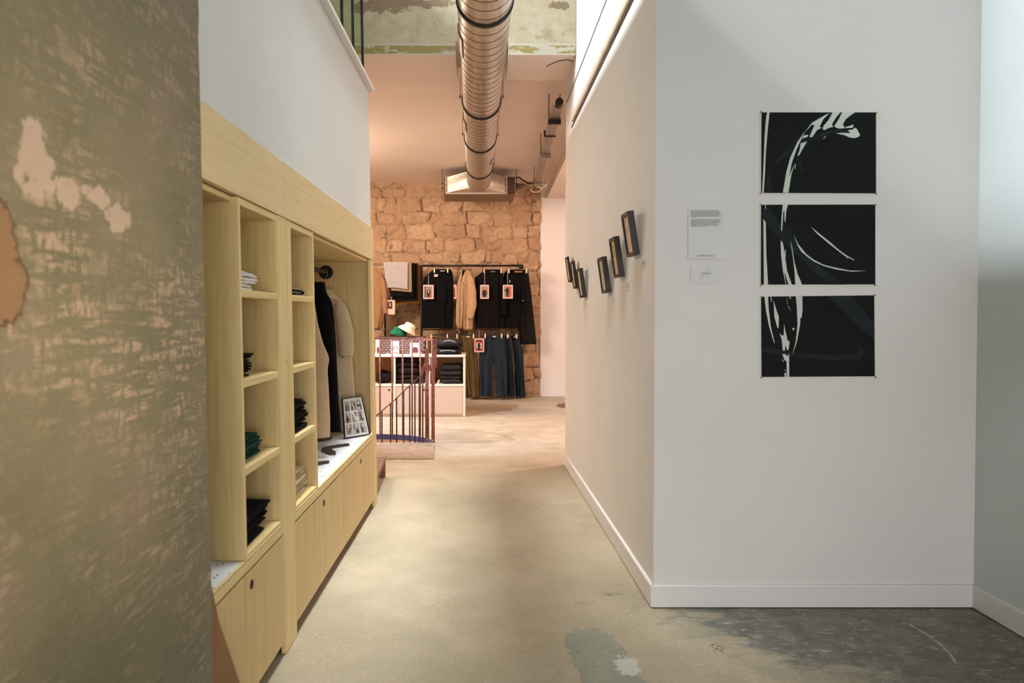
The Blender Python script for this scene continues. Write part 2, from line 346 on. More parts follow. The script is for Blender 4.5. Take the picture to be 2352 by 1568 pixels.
def box(bm, x0, x1, y0, y1, z0, z1, bev=0, mi=0, fn=None, seg=2):
    vs_ = [bm.verts.new((x, y, z)) for x in (x0, x1) for y in (y0, y1) for z in (z0, z1)]
    idx = ((0, 1, 3, 2), (4, 6, 7, 5), (0, 4, 5, 1), (2, 3, 7, 6), (0, 2, 6, 4), (1, 5, 7, 3))
    fs = [bm.faces.new([vs_[i] for i in q]) for q in idx]
    for f in fs: f.material_index = mi
    allv = set(vs_)
    if bev:
        es = {e for f in fs for e in f.edges}
        r = bmesh.ops.bevel(bm, geom=list(es), offset=bev, segments=seg, profile=.6, affect='EDGES')
        allv = {v for f in r['faces'] for v in f.verts} | {v for v in vs_ if v.is_valid}
        for f in r['faces']: f.material_index = mi
    if fn:
        for v in allv: v.co = Vector(fn(*v.co))
    return fs
def quad(bm, pts, mi=0):
    f = bm.faces.new([bm.verts.new(p) for p in pts]); f.material_index = mi; return f
def slab(bm, pts, vec, mi=0):
    """extrude polygon pts along vec"""
    a = [bm.verts.new(p) for p in pts]; b = [bm.verts.new(Vector(p)+Vector(vec)) for p in pts]; n = len(pts)
    fs = [bm.faces.new(a), bm.faces.new(list(reversed(b)))]
    for i in range(n): fs.append(bm.faces.new([a[i], b[i], b[(i+1) % n], a[(i+1) % n]]))
    for f in fs: f.material_index = mi
    return fs
def tube(bm, pts, r, seg=10, mi=0, cap=True):
    pts = [Vector(p) for p in pts]; rings = []
    up = Vector((0, 0, 1))
    for i, p in enumerate(pts):
        t = (pts[min(i+1, len(pts)-1)] - pts[max(i-1, 0)]).normalized()
        if abs(t.dot(up)) > .95: up = Vector((1, 0, 0)) if abs(t.x) < .9 else Vector((0, 1, 0))
        a = t.cross(up).normalized(); b = t.cross(a).normalized(); up = -b if b.dot(up) < 0 else b
        rr = r[i] if isinstance(r, (list, tuple)) else r
        rings.append([bm.verts.new(p + a*rr*math.cos(k*2*math.pi/seg) + b*rr*math.sin(k*2*math.pi/seg)) for k in range(seg)])
        up = Vector((0, 0, 1))
    # align consecutive rings by nearest vertex
    for i in range(1, len(rings)):
        pr, cu = rings[i-1], rings[i]
        d = pts[i]-pts[i-1]
        best = min(range(seg), key=lambda s: sum(((cu[(k+s) % seg].co-d)-pr[k].co).length for k in range(0, seg, max(1, seg//4))))
        rev = cu[:1]+cu[1:][::-1]
        best2 = min(range(seg), key=lambda s: sum(((rev[(k+s) % seg].co-d)-pr[k].co).length for k in range(0, seg, max(1, seg//4))))
        c1 = sum(((cu[(k+best) % seg].co-d)-pr[k].co).length for k in range(seg)); c2 = sum(((rev[(k+best2) % seg].co-d)-pr[k].co).length for k in range(seg))
        rings[i] = [cu[(k+best) % seg] for k in range(seg)] if c1 <= c2 else [rev[(k+best2) % seg] for k in range(seg)]
    for i in range(len(rings)-1):
        for k in range(seg):
            f = bm.faces.new([rings[i][k], rings[i][(k+1) % seg], rings[i+1][(k+1) % seg], rings[i+1][k]]); f.material_index = mi
    if cap and seg > 2:
        for rg in (rings[0], rings[-1]):
            f = bm.faces.new(rg); f.material_index = mi
def bar(bm, a, b, wx, wy, mi=0):
    """flat bar between two points, rectangular section wx * wy"""
    a = Vector(a); b = Vector(b); t = (b-a).normalized(); up = Vector((0, 0, 1)) if abs(t.z) < .9 else Vector((0, 1, 0))
    u = t.cross(up).normalized(); v = t.cross(u).normalized()
    ring = lambda p: [bm.verts.new(p+u*sx*wx/2+v*sy*wy/2) for sx, sy in ((-1, -1), (1, -1), (1, 1), (-1, 1))]
    r0, r1 = ring(a), ring(b); fs = [bm.faces.new(r0), bm.faces.new(r1)]
    for k in range(4): fs.append(bm.faces.new([r0[k], r0[(k+1) % 4], r1[(k+1) % 4], r1[k]]))
    for f in fs: f.material_index = mi
def rbox(bm, c, s, r, cuts=7, amp=0, seed=0, rotz=0, fn=None, mi=0):
    """soft rounded slab centre c size s, wavy by amp"""
    tmp = bmesh.new(); bmesh.ops.create_cube(tmp, size=1); bmesh.ops.subdivide_edges(tmp, edges=tmp.edges, cuts=cuts, use_grid_fill=True)
    hx, hy, hz = s[0]/2, s[1]/2, s[2]/2; r = min(r, hx, hy, hz)
    ca, sa = math.cos(rotz), math.sin(rotz); mp = {}
    for v in tmp.verts:
        p = Vector((v.co.x*2*hx, v.co.y*2*hy, v.co.z*2*hz))
        q = Vector((max(-hx+r, min(hx-r, p.x)), max(-hy+r, min(hy-r, p.y)), max(-hz+r, min(hz-r, p.z))))
        d = p-q
        if d.length > 1e-7: p = q+d.normalized()*r
        if amp:
            nz = noise.noise(Vector((p.x*9+seed*7.3, p.y*9+seed*3.1, p.z*6+seed)))
            n2 = noise.noise(Vector((p.x*14+seed*2.3, p.y*14-seed*3.1, p.z*14+9+seed)))
            p += Vector((n2*amp*.8, nz*amp*.8, nz*amp))
        p = Vector((p.x*ca-p.y*sa, p.x*sa+p.y*ca, p.z)) + Vector(c)
        if fn: p = Vector(fn(*p))
        mp[v] = bm.verts.new(p)
    for f in tmp.faces:
        g = bm.faces.new([mp[v] for v in f.verts]); g.material_index = mi
    tmp.free()
def lathe(bm, prof, c, seg=24, sx=1, sy=1, mi=0, tilt=None):
    rings = []
    for r, z in prof:
        rg = []
        for k in range(seg):
            a = 2*math.pi*k/seg; p = Vector((r*sx*math.cos(a), r*sy*math.sin(a), z))
            if tilt is not None: p = tilt @ p
            rg.append(bm.verts.new(p+Vector(c)))
        rings.append(rg)
    for i in range(len(rings)-1):
        for k in range(seg):
            f = bm.faces.new([rings[i][k], rings[i][(k+1) % seg], rings[i+1][(k+1) % seg], rings[i+1][k]]); f.material_index = mi
    for rg in (rings[0], rings[-1]):
        f = bm.faces.new(rg); f.material_index = mi
def lerp_rows(rows, t):
    n = len(rows)-1; z0, z1 = rows[0][0], rows[-1][0]; z = z0+(z1-z0)*t
    for i in range(n):
        a, b = rows[i], rows[i+1]
        if (a[0] >= z >= b[0]) or i == n-1:
            q = (a[0]-z)/max(1e-9, a[0]-b[0]); q = min(1, max(0, q))
            return z, a[1]+(b[1]-a[1])*q, a[2]+(b[2]-a[2])*q
def cloth_tube(bm, rows, Y, depth, folds=5, amp=.018, seed=0, lv=26, seg=36, top=.3, mi=0, fn=None, hem=0.0):
    """a hanging cloth body: rows = (z, x_left, x_right) from top to bottom"""
    rings = []
    for i in range(lv+1):
        t = i/lv; z, xl, xr = lerp_rows(rows, t); cx, hw = (xl+xr)/2, (xr-xl)/2
        dp = depth*(top+(1-top)*min(1, t*3.2)**.6); rg = []
        for k in range(seg):
            a = 2*math.pi*k/seg; cu, su = math.cos(a), math.sin(a)
            u = math.copysign(abs(cu)**.75, cu); v = math.copysign(abs(su)**.8, su)
            fo = amp*min(1, .15+t*1.1)*math.sin(folds*u*1.6+seed*1.7+t*1.3*math.sin(seed+u*2))
            wob = .3*amp*noise.noise(Vector((u*2+seed, t*5, v)))
            p = Vector((cx+hw*u+wob, Y+dp*v+fo*(1-abs(u)**4), z + hem*math.sin(3*u+seed)*(t**6)))
            if fn: p = Vector(fn(*p))
            rg.append(bm.verts.new(p))
        rings.append(rg)
    for i in range(lv):
        for k in range(seg):
            f = bm.faces.new([rings[i][k], rings[i][(k+1) % seg], rings[i+1][(k+1) % seg], rings[i+1][k]]); f.material_index = mi
    for rg in (rings[0], rings[-1]):
        f = bm.faces.new(rg); f.material_index = mi
def sleeve(bm, pr, n=18):
    """arm of a garment: smooth tapering tube, rounded at the shoulder, creased, open-looking at the cuff"""
    L = len(pr)-1; pts = []; rad = []
    for i in range(n+1):
        t = i/n*L; a = min(int(t), L-1); q = t-a
        g = lambda k: pr[max(0, min(L, k))]
        def cr(f):
            p0, p1, p2, p3 = f(g(a-1)), f(g(a)), f(g(a+1)), f(g(a+2))
            return p1*1+(p2-p0)*(.5*q)+(p0*2-p1*5+p2*4-p3)*(.5*q*q)+(p1*3-p0-p2*3+p3)*(.5*q**3)
        pts.append(cr(lambda e: e[0])); r = cr(lambda e: e[1]); tt = i/n
        r *= min(1, .25+.75*math.sqrt(min(1, tt/.16))); r *= 1+.05*math.sin(tt*23+pr[0][1]*90)*(tt > .25)
        rad.append(r)
    tube(bm, pts+[pts[-1]-(pts[-1]-pts[-2])*.6], rad+[rad[-1]*.72], 18)
def pxrows(rows, Y):
    o = []
    for y, xl, xr in rows:
        a, b = P(xl, y, Y), P(xr, y, Y); o.append((a.z, a.x, b.x))
    return o

# ------------------------------------------------------------------ the setting
Y_ART = 3.208; Y_FAR = 11.72; Z_CEIL = 3.58; Z_TOP = 7.6
XR = lambda y: .809 - .0074*(y-3.208)                     # face of the corridor's right wall
XL = lambda y, z, wd=0: -.810 + .015*y - .0145*z - wd     # face of the leaning left joinery
def LU(wd, y, z): return (XL(y, z, wd), y, z)

bm = bmesh.new()                                          # floor, with the round stair well left open
WC = (-1.17, 7.43); WRX, WRY = .68, .53
quad(bm, [(-4, -4, 0), (4, -4, 0), (4, WC[1], 0), (-4, WC[1], 0)])
arc = [(WC[0]+WRX*math.cos(math.pi-k*math.pi/28), WC[1]+WRY*math.sin(math.pi-k*math.pi/28), 0) for k in range(29)]
f = bm.faces.new([bm.verts.new(p) for p in [(-4, WC[1], 0)]+arc+[(4, WC[1], 0), (4, 11.9, 0), (-4, 11.9, 0)]])
bmesh.ops.triangulate(bm, faces=[f])
for f in bm.faces:
    if f.normal.z < 0: f.normal_flip()
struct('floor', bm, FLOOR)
bm = bmesh.new()                                          # inside of the well
for k in range(28):
    a, b = arc[k], arc[k+1]
    quad(bm, [(a[0], a[1], -.001), (b[0], b[1], -.001), (b[0], b[1], -.062), (a[0], a[1], -.062)], 0)
    quad(bm, [(a[0], a[1], -.062), (b[0], b[1], -.062), (b[0], b[1], -2.2), (a[0], a[1], -2.2)], 1)
quad(bm, [(arc[0][0], WC[1], -.001), (arc[-1][0], WC[1], -.001), (arc[-1][0], WC[1], -2.2), (arc[0][0], WC[1], -2.2)], 1)
quad(bm, [(WC[0]-.7, WC[1], -2.2), (WC[0]+.7, WC[1], -2.2), (WC[0]+.7, WC[1]+.6, -2.2), (WC[0]-.7, WC[1]+.6, -2.2)], 1)
struct('trim_1', bm, [VIOLET, WOODP])

bm = bmesh.new(); slab(bm, [(XR(Y_ART), Y_ART, 0), (XR(6.33), 6.33, 0), (2.3, 6.33, 0), (2.3, Y_ART, 0)], (0, 0, Z_TOP))
struct('wall_right', bm, WHITE)
bm = bmesh.new(); box(bm, 2.295, 2.5, -4, Y_ART, 0, Z_TOP); struct('wall_side', bm, m_paint('cool_white_wall_paint', 'ccd2d0'))
# skirting
def skirt(name, a, b, inn, h=.108, t=.014):
    a, b, inn = Vector(a), Vector(b), Vector(inn); bm = bmesh.new()
    prof = [(0, .006), (t, .006), (t, h-.006), (t-.005, h), (0, h)]
    ra = [bm.verts.new(a+inn*p+Vector((0, 0, q))) for p, q in prof]; rb = [bm.verts.new(b+inn*p+Vector((0, 0, q))) for p, q in prof]
    bm.faces.new(ra); bm.faces.new(rb)
    for i in range(5): bm.faces.new([ra[i], ra[(i+1) % 5], rb[(i+1) % 5], rb[i]])
    struct(name, bm, WHITE2)
skirt('baseboard_right', (XR(Y_ART)-.0005, Y_ART-.014, 0), (XR(6.33)-.0005, 6.33, 0), (-1, 0, 0))
skirt('baseboard_front', (XR(Y_ART)-.0145, Y_ART-.0005, 0), (2.281, Y_ART-.0005, 0), (0, -1, 0))
skirt('baseboard_side', (2.2945, -1, 0), (2.2945, Y_ART, 0), (-1, 0, 0))

# left: worn plaster wall beside the camera
bm = bmesh.new(); YN = 1.985
rows_ = 60; prev = None
for i in range(rows_+1):
    z = 4.12*i/rows_; j = .010*noise.noise(Vector((0, 0, z*5)))+.006*noise.noise(Vector((3, 0, z*17)))
    c = [bm.verts.new((XL(y, z)+.026, y, z)) for y in (-3, .4, 1.2, 1.7)] + [bm.verts.new((XL(YN, z)+.024+j*.3, YN-.012+j, z)), bm.verts.new((XL(YN, z)+.002, YN+j, z)), bm.verts.new((-1.5, YN, z))]
    if prev:
        for k in range(6): bm.faces.new([prev[k], prev[k+1], c[k+1], c[k]])
    prev = c
quad(bm, [(-.80, -3, 4.12), (-.83, YN, 4.12), (-1.5, YN, 4.12), (-1.5, -3, 4.12)])
struct('wall_near', bm, NEARW)
# left: white gallery wall above the joinery
bm = bmesh.new(); slab(bm, [LU(.004, 1.99, 1.979), LU(.004, 4.965, 1.979), LU(.004, 4.965, 2.94), LU(.004, 1.99, 2.94)], (-.12, 0, 0))
struct('wall_left', bm, WHITE)
bm = bmesh.new(); box(bm, -.03, .13, 1.99, 4.985, 2.942, 2.972, .006, fn=lambda a, y, z: LU(a-.004, y, z)); struct('trim_2', bm, WHITE2)
bm = bmesh.new(); box(bm, -4, -.92, 2.0, 5.0, 2.80, 2.93); struct('ceiling_gallery', bm, WHITE)
bm = bmesh.new(); box(bm, -1.60, -1.49, 1.99, 4.98, 0, 2.80); struct('wall_joinery', bm, WHITE)
# beam with the old plaster face
Y_B0, Y_B1, Z_B = 5.70, 6.31, 3.47
bm = bmesh.new()
box(bm, -4, -.19, Y_B0, Y_B1, Z_B, Z_TOP); box(bm, .24, XR(6)-.001, Y_B0, Y_B1, Z_B, Z_TOP); box(bm, -.19, .24, Y_B0, Y_B1, 3.58, Z_TOP)
for f in bm.faces: f.material_index = 0 if f.normal.y < -.5 else 1
bmesh.ops.recalc_face_normals(bm, faces=bm.faces)
for f in bm.faces: f.material_index = 0 if f.normal.y < -.5 else 1
struct('wall_beam', bm, [OLDP, PINKW])
bm = bmesh.new(); box(bm, -4, 4, Y_B1, 11.9, Z_CEIL, Z_CEIL+.1); struct('ceiling_far', bm, PINKW)
# lower bay on the right of the far room with its edge beam
bm = bmesh.new(); slab(bm, [(1.045, 6.34, 3.32), (1.135, 11.68, 3.32), (4, 11.68, 3.32), (4, 6.34, 3.32)], (0, 0, .259)); struct('ceiling_bay', bm, PINKW)
bm = bmesh.new(); box(bm, 1.03, 4, Y_FAR-.03, 11.9, 0, 3.575, .004); struct('wall_bay', bm, WHITE)
bm = bmesh.new(); box(bm, 3.9, 4, 6.3, 11.9, 0, 3.7); struct('wall_far_right', bm, WHITE)
bm = bmesh.new(); box(bm, -4.1, -4, 5.0, 11.9, 0, 3.7); struct('wall_far_left', bm, WHITE)
bm = bmesh.new(); box(bm, 2.3, 4, 6.2, 6.33, 0, 3.7); struct('wall_bay_front', bm, WHITE)
bm = bmesh.new(); box(bm, -4, -1.49, 4.9, 5.0, 0, 2.8); struct('wall_stair', bm, WHITE)
bm = bmesh.new(); box(bm, -4, 2.5, -1.2, Y_B0, Z_TOP, Z_TOP+.1); struct('ceiling_near', bm, WHITE)
bm = bmesh.new(); box(bm, -4.1, -4, -1.2, Y_B0, 2.8, Z_TOP); struct('wall_gallery', bm, WHITE)
bm = bmesh.new(); box(bm, -1.47, -1.35, 1.99, 5.68, 2.935, 4.77); struct('wall_light_stop', bm, WHITE)  # unseen wall added to cut the high window light to a shadow line

# far wall of rubble stone (real relief)
def stonewall():
    rnd = random.Random(5); x0, x1, z0, z1 = -2.1, 1.045, 0.0, 3.60; st = .0155
    pts = []; z = -.15; r_ = 0
    while z < 3.9:
        h = rnd.uniform(.13, .25); x = -2.7+rnd.random()*.3
        while x < 1.9:
            wd_ = rnd.uniform(.20, .52)
            pts.append((x+wd_/2, z+h/2+rnd.uniform(-.035, .035), wd_/2, h/2*rnd.uniform(.85, 1.15), rnd.random(), rnd.uniform(-.014, .020), rnd.random())); x += wd_
        z += h
    bins = {}
    for p in pts: bins.setdefault((int(p[0]//.5), int(p[1]//.3)), []).append(p)
    nx, nz = int((x1-x0)/st), int((z1-z0)/st); bm = bmesh.new(); lay = bm.verts.layers.float_color.new('stone'); g = []
    for j in range(nz+1):
        row = []
        for i in range(nx+1):
            x, z = x0+(x1-x0)*i/nx, z0+(z1-z0)*j/nz
            wx = x+.05*noise.noise(Vector((x*3, z*3, 1)))+.022*noise.noise(Vector((x*11, z*11, 4)))
            wz = z+.05*noise.noise(Vector((x*2.6, z*3, 7)))+.020*noise.noise(Vector((x*12, z*12, 2)))
            bx, bz = int(wx//.5), int(wz//.3); b1 = b2 = (9, None)
            for a in (bx-1, bx, bx+1):
                for c in (bz-1, bz, bz+1):
                    for p in bins.get((a, c), ()):
                        ax, az = abs(wx-p[0])/p[2], abs(wz-p[1])/p[3]
                        d = .75*max(ax, az)+.25*math.sqrt(ax*ax+az*az)
                        if d < b1[0]: b2 = b1; b1 = (d, p)
                        elif d < b2[0]: b2 = (d, p)
            gap = b2[0]-b1[0]; p = b1[1]
            m = min(1, max(0, (gap-.03)/.22)); m = m*m*(3-2*m)
            fr = noise.fractal(Vector((x*9, z*9, 3)), 1.0, 2.1, 4)
            smear = noise.noise(Vector((x*1.9, z*1.9, 11)))+.5*noise.noise(Vector((x*5, z*5, 21)))
            mk = m*(1 if smear > -.12 else .30)
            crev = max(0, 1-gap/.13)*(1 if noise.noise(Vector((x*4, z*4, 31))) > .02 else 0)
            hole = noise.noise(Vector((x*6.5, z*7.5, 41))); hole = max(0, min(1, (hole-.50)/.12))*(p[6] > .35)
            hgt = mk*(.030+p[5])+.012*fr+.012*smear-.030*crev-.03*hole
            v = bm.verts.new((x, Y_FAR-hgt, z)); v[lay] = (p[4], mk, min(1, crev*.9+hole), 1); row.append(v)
        g.append(row)
    for j in range(nz):
        for i in range(nx): bm.faces.new([g[j][i], g[j][i+1], g[j+1][i+1], g[j+1][i]])
    quad(bm, [(-4, Y_FAR, 0), (-2.1, Y_FAR, 0), (-2.1, Y_FAR, 3.6), (-4, Y_FAR, 3.6)])
    return bm
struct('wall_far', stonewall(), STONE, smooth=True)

# ------------------------------------------------------------------ left plywood joinery
fl = lambda a, y, z: LU(a, y, z)
def mats_by_normal(o_bm):
    pass
def plybox(bm, w0, w1, y0, y1, z0, z1, bev=.0015):
    box(bm, w0, w1, y0, y1, z0, z1, bev, 0, fl, 1)
def edgeface(bm):
    bmesh.ops.recalc_face_normals(bm, faces=bm.faces)
    for f in bm.faces:
        if f.normal.x > .8: f.material_index = 1
DEPTH = .60
# fascia boards
for (y0, y1, lab) in ((1.99, 2.835, 'pale plywood fascia board over the near shelves, left of the joint'), (2.8365, 5.03, 'long pale plywood fascia board over the far shelves and coats niche')):
    FARF = m_ply('birch_fascia_far', 'd6b984', 'dfc490', False) if y0 > 2 else None
    bm = bmesh.new(); plybox(bm, -.002, .018, y0, y1, 1.752, 1.978)
    tag(build('fascia_board', bm, m_ply('birch_fascia', 'dcc090', 'e3c898', False) if y0 < 2 else FARF, loc=LU(0, y0, 1.752)), lab, 'board', 'plywood fascia boards')
# uprights
def upright(y0, y1, z1, lab):
    t = thing('cabinet_upright', LU(0, y0, 0), lab, 'panel', 'plywood uprights')
    bm = bmesh.new(); plybox(bm, 0, .02, y0, y1, .002, z1); build('front_board', bm, PLY, t)
    bm = bmesh.new(); plybox(bm, .021, DEPTH, y1-.02, y1, .002, z1); build('side_board', bm, PLY, t)
upright(2.757, 2.9145, 1.75, 'broad plywood upright between the two shelf units')
upright(4.90, 5.022, 1.75, 'plywood upright at the far end of the joinery beside the steps')
# base cabinets
def base_cab(y0, y1, doors, lab):
    t = thing('base_cabinet', LU(0, y0, 0), lab, 'cabinet', 'plywood base cabinets')
    bm = bmesh.new(); plybox(bm, .022, DEPTH, y0, y1, .052, .484); build('carcass', bm, PLY, t)
    bm = bmesh.new(); plybox(bm, .06, .08, y0, y1, .002, .05); tag(build('plinth', bm, DWOOD, t), 'recessed plinth coloured dark as if shaded')  # dark colour stands in for the shade under the doors
    for a, b in doors:
        bm = bmesh.new(); plybox(bm, 0, .02, a+.0022, b-.0022, .06, .479); d = build('door', bm, m_ply('birch_door', 'c29f66', 'd2b37c'), t)
        c = (a+b)/2; bm = bmesh.new(); n = 20
        lab2 = None
        ps = [LU(-.0012, c+.0165*math.cos(k*2*math.pi/n), .43+.0165*math.sin(k*2*math.pi/n)) for k in range(n)]
        slab(bm, ps, (-.006, 0, 0)); tag(build('finger_hole', bm, flat('dark_hole', '2a1b10', .9), d), 'dark round finger hole')
base_cab(1.995, 2.754, [(1.73+.265, 2.754)], 'plywood base cabinet nearest the plaster wall, one door in view')
base_cab(2.917, 4.897, [(2.917, 3.92), (3.92, 4.897)], 'long plywood base cabinet with two doors below the hanging coats')
# worktops
def worktop(y0, y1, lab):
    t = thing('worktop', LU(0, y0, .486), lab, 'worktop', 'terrazzo worktops')
    bm = bmesh.new(); plybox(bm, 0, DEPTH, y0, y1, .487, .519); box(bm, 0, .011, y0, y1, .519, .5275, 0, 0, fl); edgeface(bm); build('plywood_slab', bm, [PLYH, PLYE], t)
    bm = bmesh.new(); plybox(bm, .0115, DEPTH, y0, y1, .5195, .5278, .0004); tag(build('terrazzo_sheet', bm, TERR, t), 'white terrazzo surface with dark chips')
worktop(1.995, 2.754, 'terrazzo-topped plywood worktop under the near shelf unit')
worktop(2.917, 4.897, 'long terrazzo-topped plywood worktop under the hanging coats')
ZT = .5285
# shelf units
SH = [1.44, 1.134, .835, .5435]
def shelf_unit(y0, y1, lab):
    t = thing('shelf_unit', LU(0, y0, ZT), lab, 'shelf', 'plywood shelf units')
    for a in (y0, y1-.018):
        bm = bmesh.new(); plybox(bm, .0, DEPTH-.02, a, a+.018, ZT, 1.748); build('side_panel', bm, PLY, t)
    bm = bmesh.new(); plybox(bm, .0, DEPTH-.02, y0+.0185, y1-.0185, 1.722, 1.747); edgeface(bm); build('top_panel', bm, [PLYH, PLYE], t)
    bm = bmesh.new(); plybox(bm, DEPTH-.0195, DEPTH-.004, y0, y1, ZT, 1.748); build('back_panel', bm, PLY, t)
    for z in SH:
        bm = bmesh.new(); plybox(bm, .003, DEPTH-.02, y0+.0185, y1-.0185, max(ZT, z-.026), z); edgeface(bm); build('shelf', bm, [PLYH, PLYE], t)
    return t
shelf_unit(2.322, 2.753, 'tall narrow plywood shelf unit nearer the camera, with white, black and green garments')
shelf_unit(2.9165, 3.315, 'tall narrow plywood shelf unit beside the hanging coats')
# niche lining
t = thing('niche_lining', LU(DEPTH, 3.32, ZT), 'plywood lining of the niche where the coats hang', 'panel')
bm = bmesh.new(); plybox(bm, DEPTH-.02, DEPTH-.004, 3.317, 4.878, ZT, 1.748); build('back_panel', bm, PLY, t)
bm = bmesh.new(); plybox(bm, .02, DEPTH-.021, 3.317, 4.878, 1.73, 1.748); build('ceiling_panel', bm, PLYH, t)
bm = bmesh.new(); plybox(bm, .02, DEPTH-.004, 1.995, 2.32, 1.73, 1.748); tag(build('ceiling_panel', bm, PLYH, loc=LU(DEPTH, 2, 1.73)), 'plywood ceiling panel of the niche before the near shelf unit', 'panel')

bm = bmesh.new(); box(bm, .0185, DEPTH, 1.995, 5.02, 1.752, 1.785, 0, 0, fl); struct('trim_3', bm, PLYH)  # unseen top board added to stop light leaking in above the niche
# folded garments on the shelves
def folded(name, c, s, mat, lab, group, seed, rotz=0, fn=None, layers=2, cat='folded garment', amp=.006):
    bm = bmesh.new(); hh = s[2]/layers
    for L in range(layers):
        dx = .006*math.sin(seed*3+L*2)
        rbox(bm, (c[0]+dx, c[1]+dx*.7, c[2]-s[2]/2+hh*(L+.5)), (s[0], s[1]-abs(dx)*2, hh*1.05), hh*.52, 7, amp, seed+L*.37, rotz, fn)
    return tag(build(name, bm, mat, loc=(c[0], c[1], c[2]-s[2]/2), smooth=True), lab, cat, group)
def u_at(x, wd, z):
    y = 2.5
    for _ in range(20): y = XL(y, z, wd)*F/(x-CX)
    return y
ORD = ['topmost', 'second from top', 'third from top', 'fourth from top', 'fifth from top', 'sixth from top']
def shelf_stack(y0, z, rights, hs, mat, what, where, group, wf=.035, name='folded_garment', seed=0):
    n = len(rights); zz = z+.001
    for i in range(n-1, -1, -1):
        h = hs[i] if isinstance(hs, (list, tuple)) else hs; w0 = wf+.008*math.sin(i*2.3+seed)
        yr = u_at(rights[i], w0, zz+h/2); ya = y0+.024
        cy = (ya+yr)/2; wd = .30; cx = XL(cy, zz+h/2, w0+wd/2)
        lab = f'{what} {where}' if n == 1 else f'{what} {where}, {ORD[i] if i < n-1 else "lowest"} of its stack'
        folded(name, (cx, cy, zz+h/2+.0006), (wd, yr-ya, h-.0012), mat, lab, group, seed+i*1.13)
        zz += h
shelf_stack(2.322, SH[0], [594, 592, 585], .024, F_WHITE, 'white folded shirt', 'on the near unit top shelf', 'white shirts on the near unit', seed=1)
shelf_stack(2.322, SH[1], [581, 579, 579, 577], .0205, F_BLACK, 'black folded knit', 'on the near unit second shelf', 'black knits on the second shelf', seed=2)
shelf_stack(2.322, SH[2], [599, 600, 600], .028, F_GREEN, 'bottle green folded jumper', 'on the near unit third shelf', 'green jumpers on the third shelf', seed=3)
shelf_stack(2.322, SH[3], [618, 614, 607, 606], [.034, .026, .022, .022], F_BLACK, 'black folded jumper', 'on the near unit bottom shelf', 'black jumpers on the bottom shelf', seed=4)
shelf_stack(2.9165, SH[2], [701, 702, 705, 708, 708, 706], [.03, .022, .022, .022, .022, .022], F_BLACK, 'black folded sweater', 'on the far unit third shelf', 'black sweaters on the far unit', seed=5)
shelf_stack(2.9165, SH[3], [695, 699, 703, 706, 706, 704], [.022, .02, .02, .02, .02, .02], F_CREAM, 'cream folded tee', 'on the far unit bottom shelf', 'cream tees on the far unit', seed=6)
# rolled scarf on the far unit's top shelf: an outer layer wrapped round a dark one
t = thing('rolled_scarf', LU(.2, 3.05, SH[0]), 'pinkish grey rolled scarf with dark inside on the far unit top shelf', 'scarf')
yr = u_at(701, .03, SH[0]+.015)
def spiral(bm, y0, y1, z0, z1, th, w0, w1):
    pts = []
    cy, cz, ry, rz = (y0+y1)/2, (z0+z1)/2, (y1-y0)/2, (z1-z0)/2
    for k in range(40):
        a = -math.pi/2+2*math.pi*k/39*.93; ca, sa = math.cos(a), math.sin(a)
        e = 2/2.6
        pts.append((cy+ry*math.copysign(abs(ca)**e, ca), cz+rz*math.copysign(abs(sa)**e, sa), ca, sa))
    prev = None
    for (y, z, ca, sa) in pts:
        yi, zi = y-th*ca, z-th*sa
        cur = [bm.verts.new(LU(w0, y, z)), bm.verts.new(LU(w1, y, z)), bm.verts.new(LU(w1, yi, zi)), bm.verts.new(LU(w0, yi, zi))]
        if prev:
            for k in range(4): bm.faces.new([prev[k], prev[(k+1) % 4], cur[(k+1) % 4], cur[k]])
        else: bm.faces.new(cur)
        prev = cur
    bm.faces.new(prev)
bm = bmesh.new(); spiral(bm, 2.94, yr, SH[0]+.001, SH[0]+.034, .004, .03, .32); build('outer_layer', bm, F_MAUVE, t, smooth=True)
bm = bmesh.new(); spiral(bm, 2.946, yr-.007, SH[0]+.006, SH[0]+.029, .004, .032, .32); tag(build('inner_layer', bm, F_CHAR, t, smooth=True), 'dark charcoal inner layer')
bm = bmesh.new(); rbox(bm, (0, 0, 0), (.28, yr-2.97-.012, .010), .005, 6, fn=lambda x, y, z: LU(.18+x, (2.95+yr)/2-.004+y, SH[0]+.0175+z)); build('core_fold', bm, F_MAUVE, t, smooth=True)

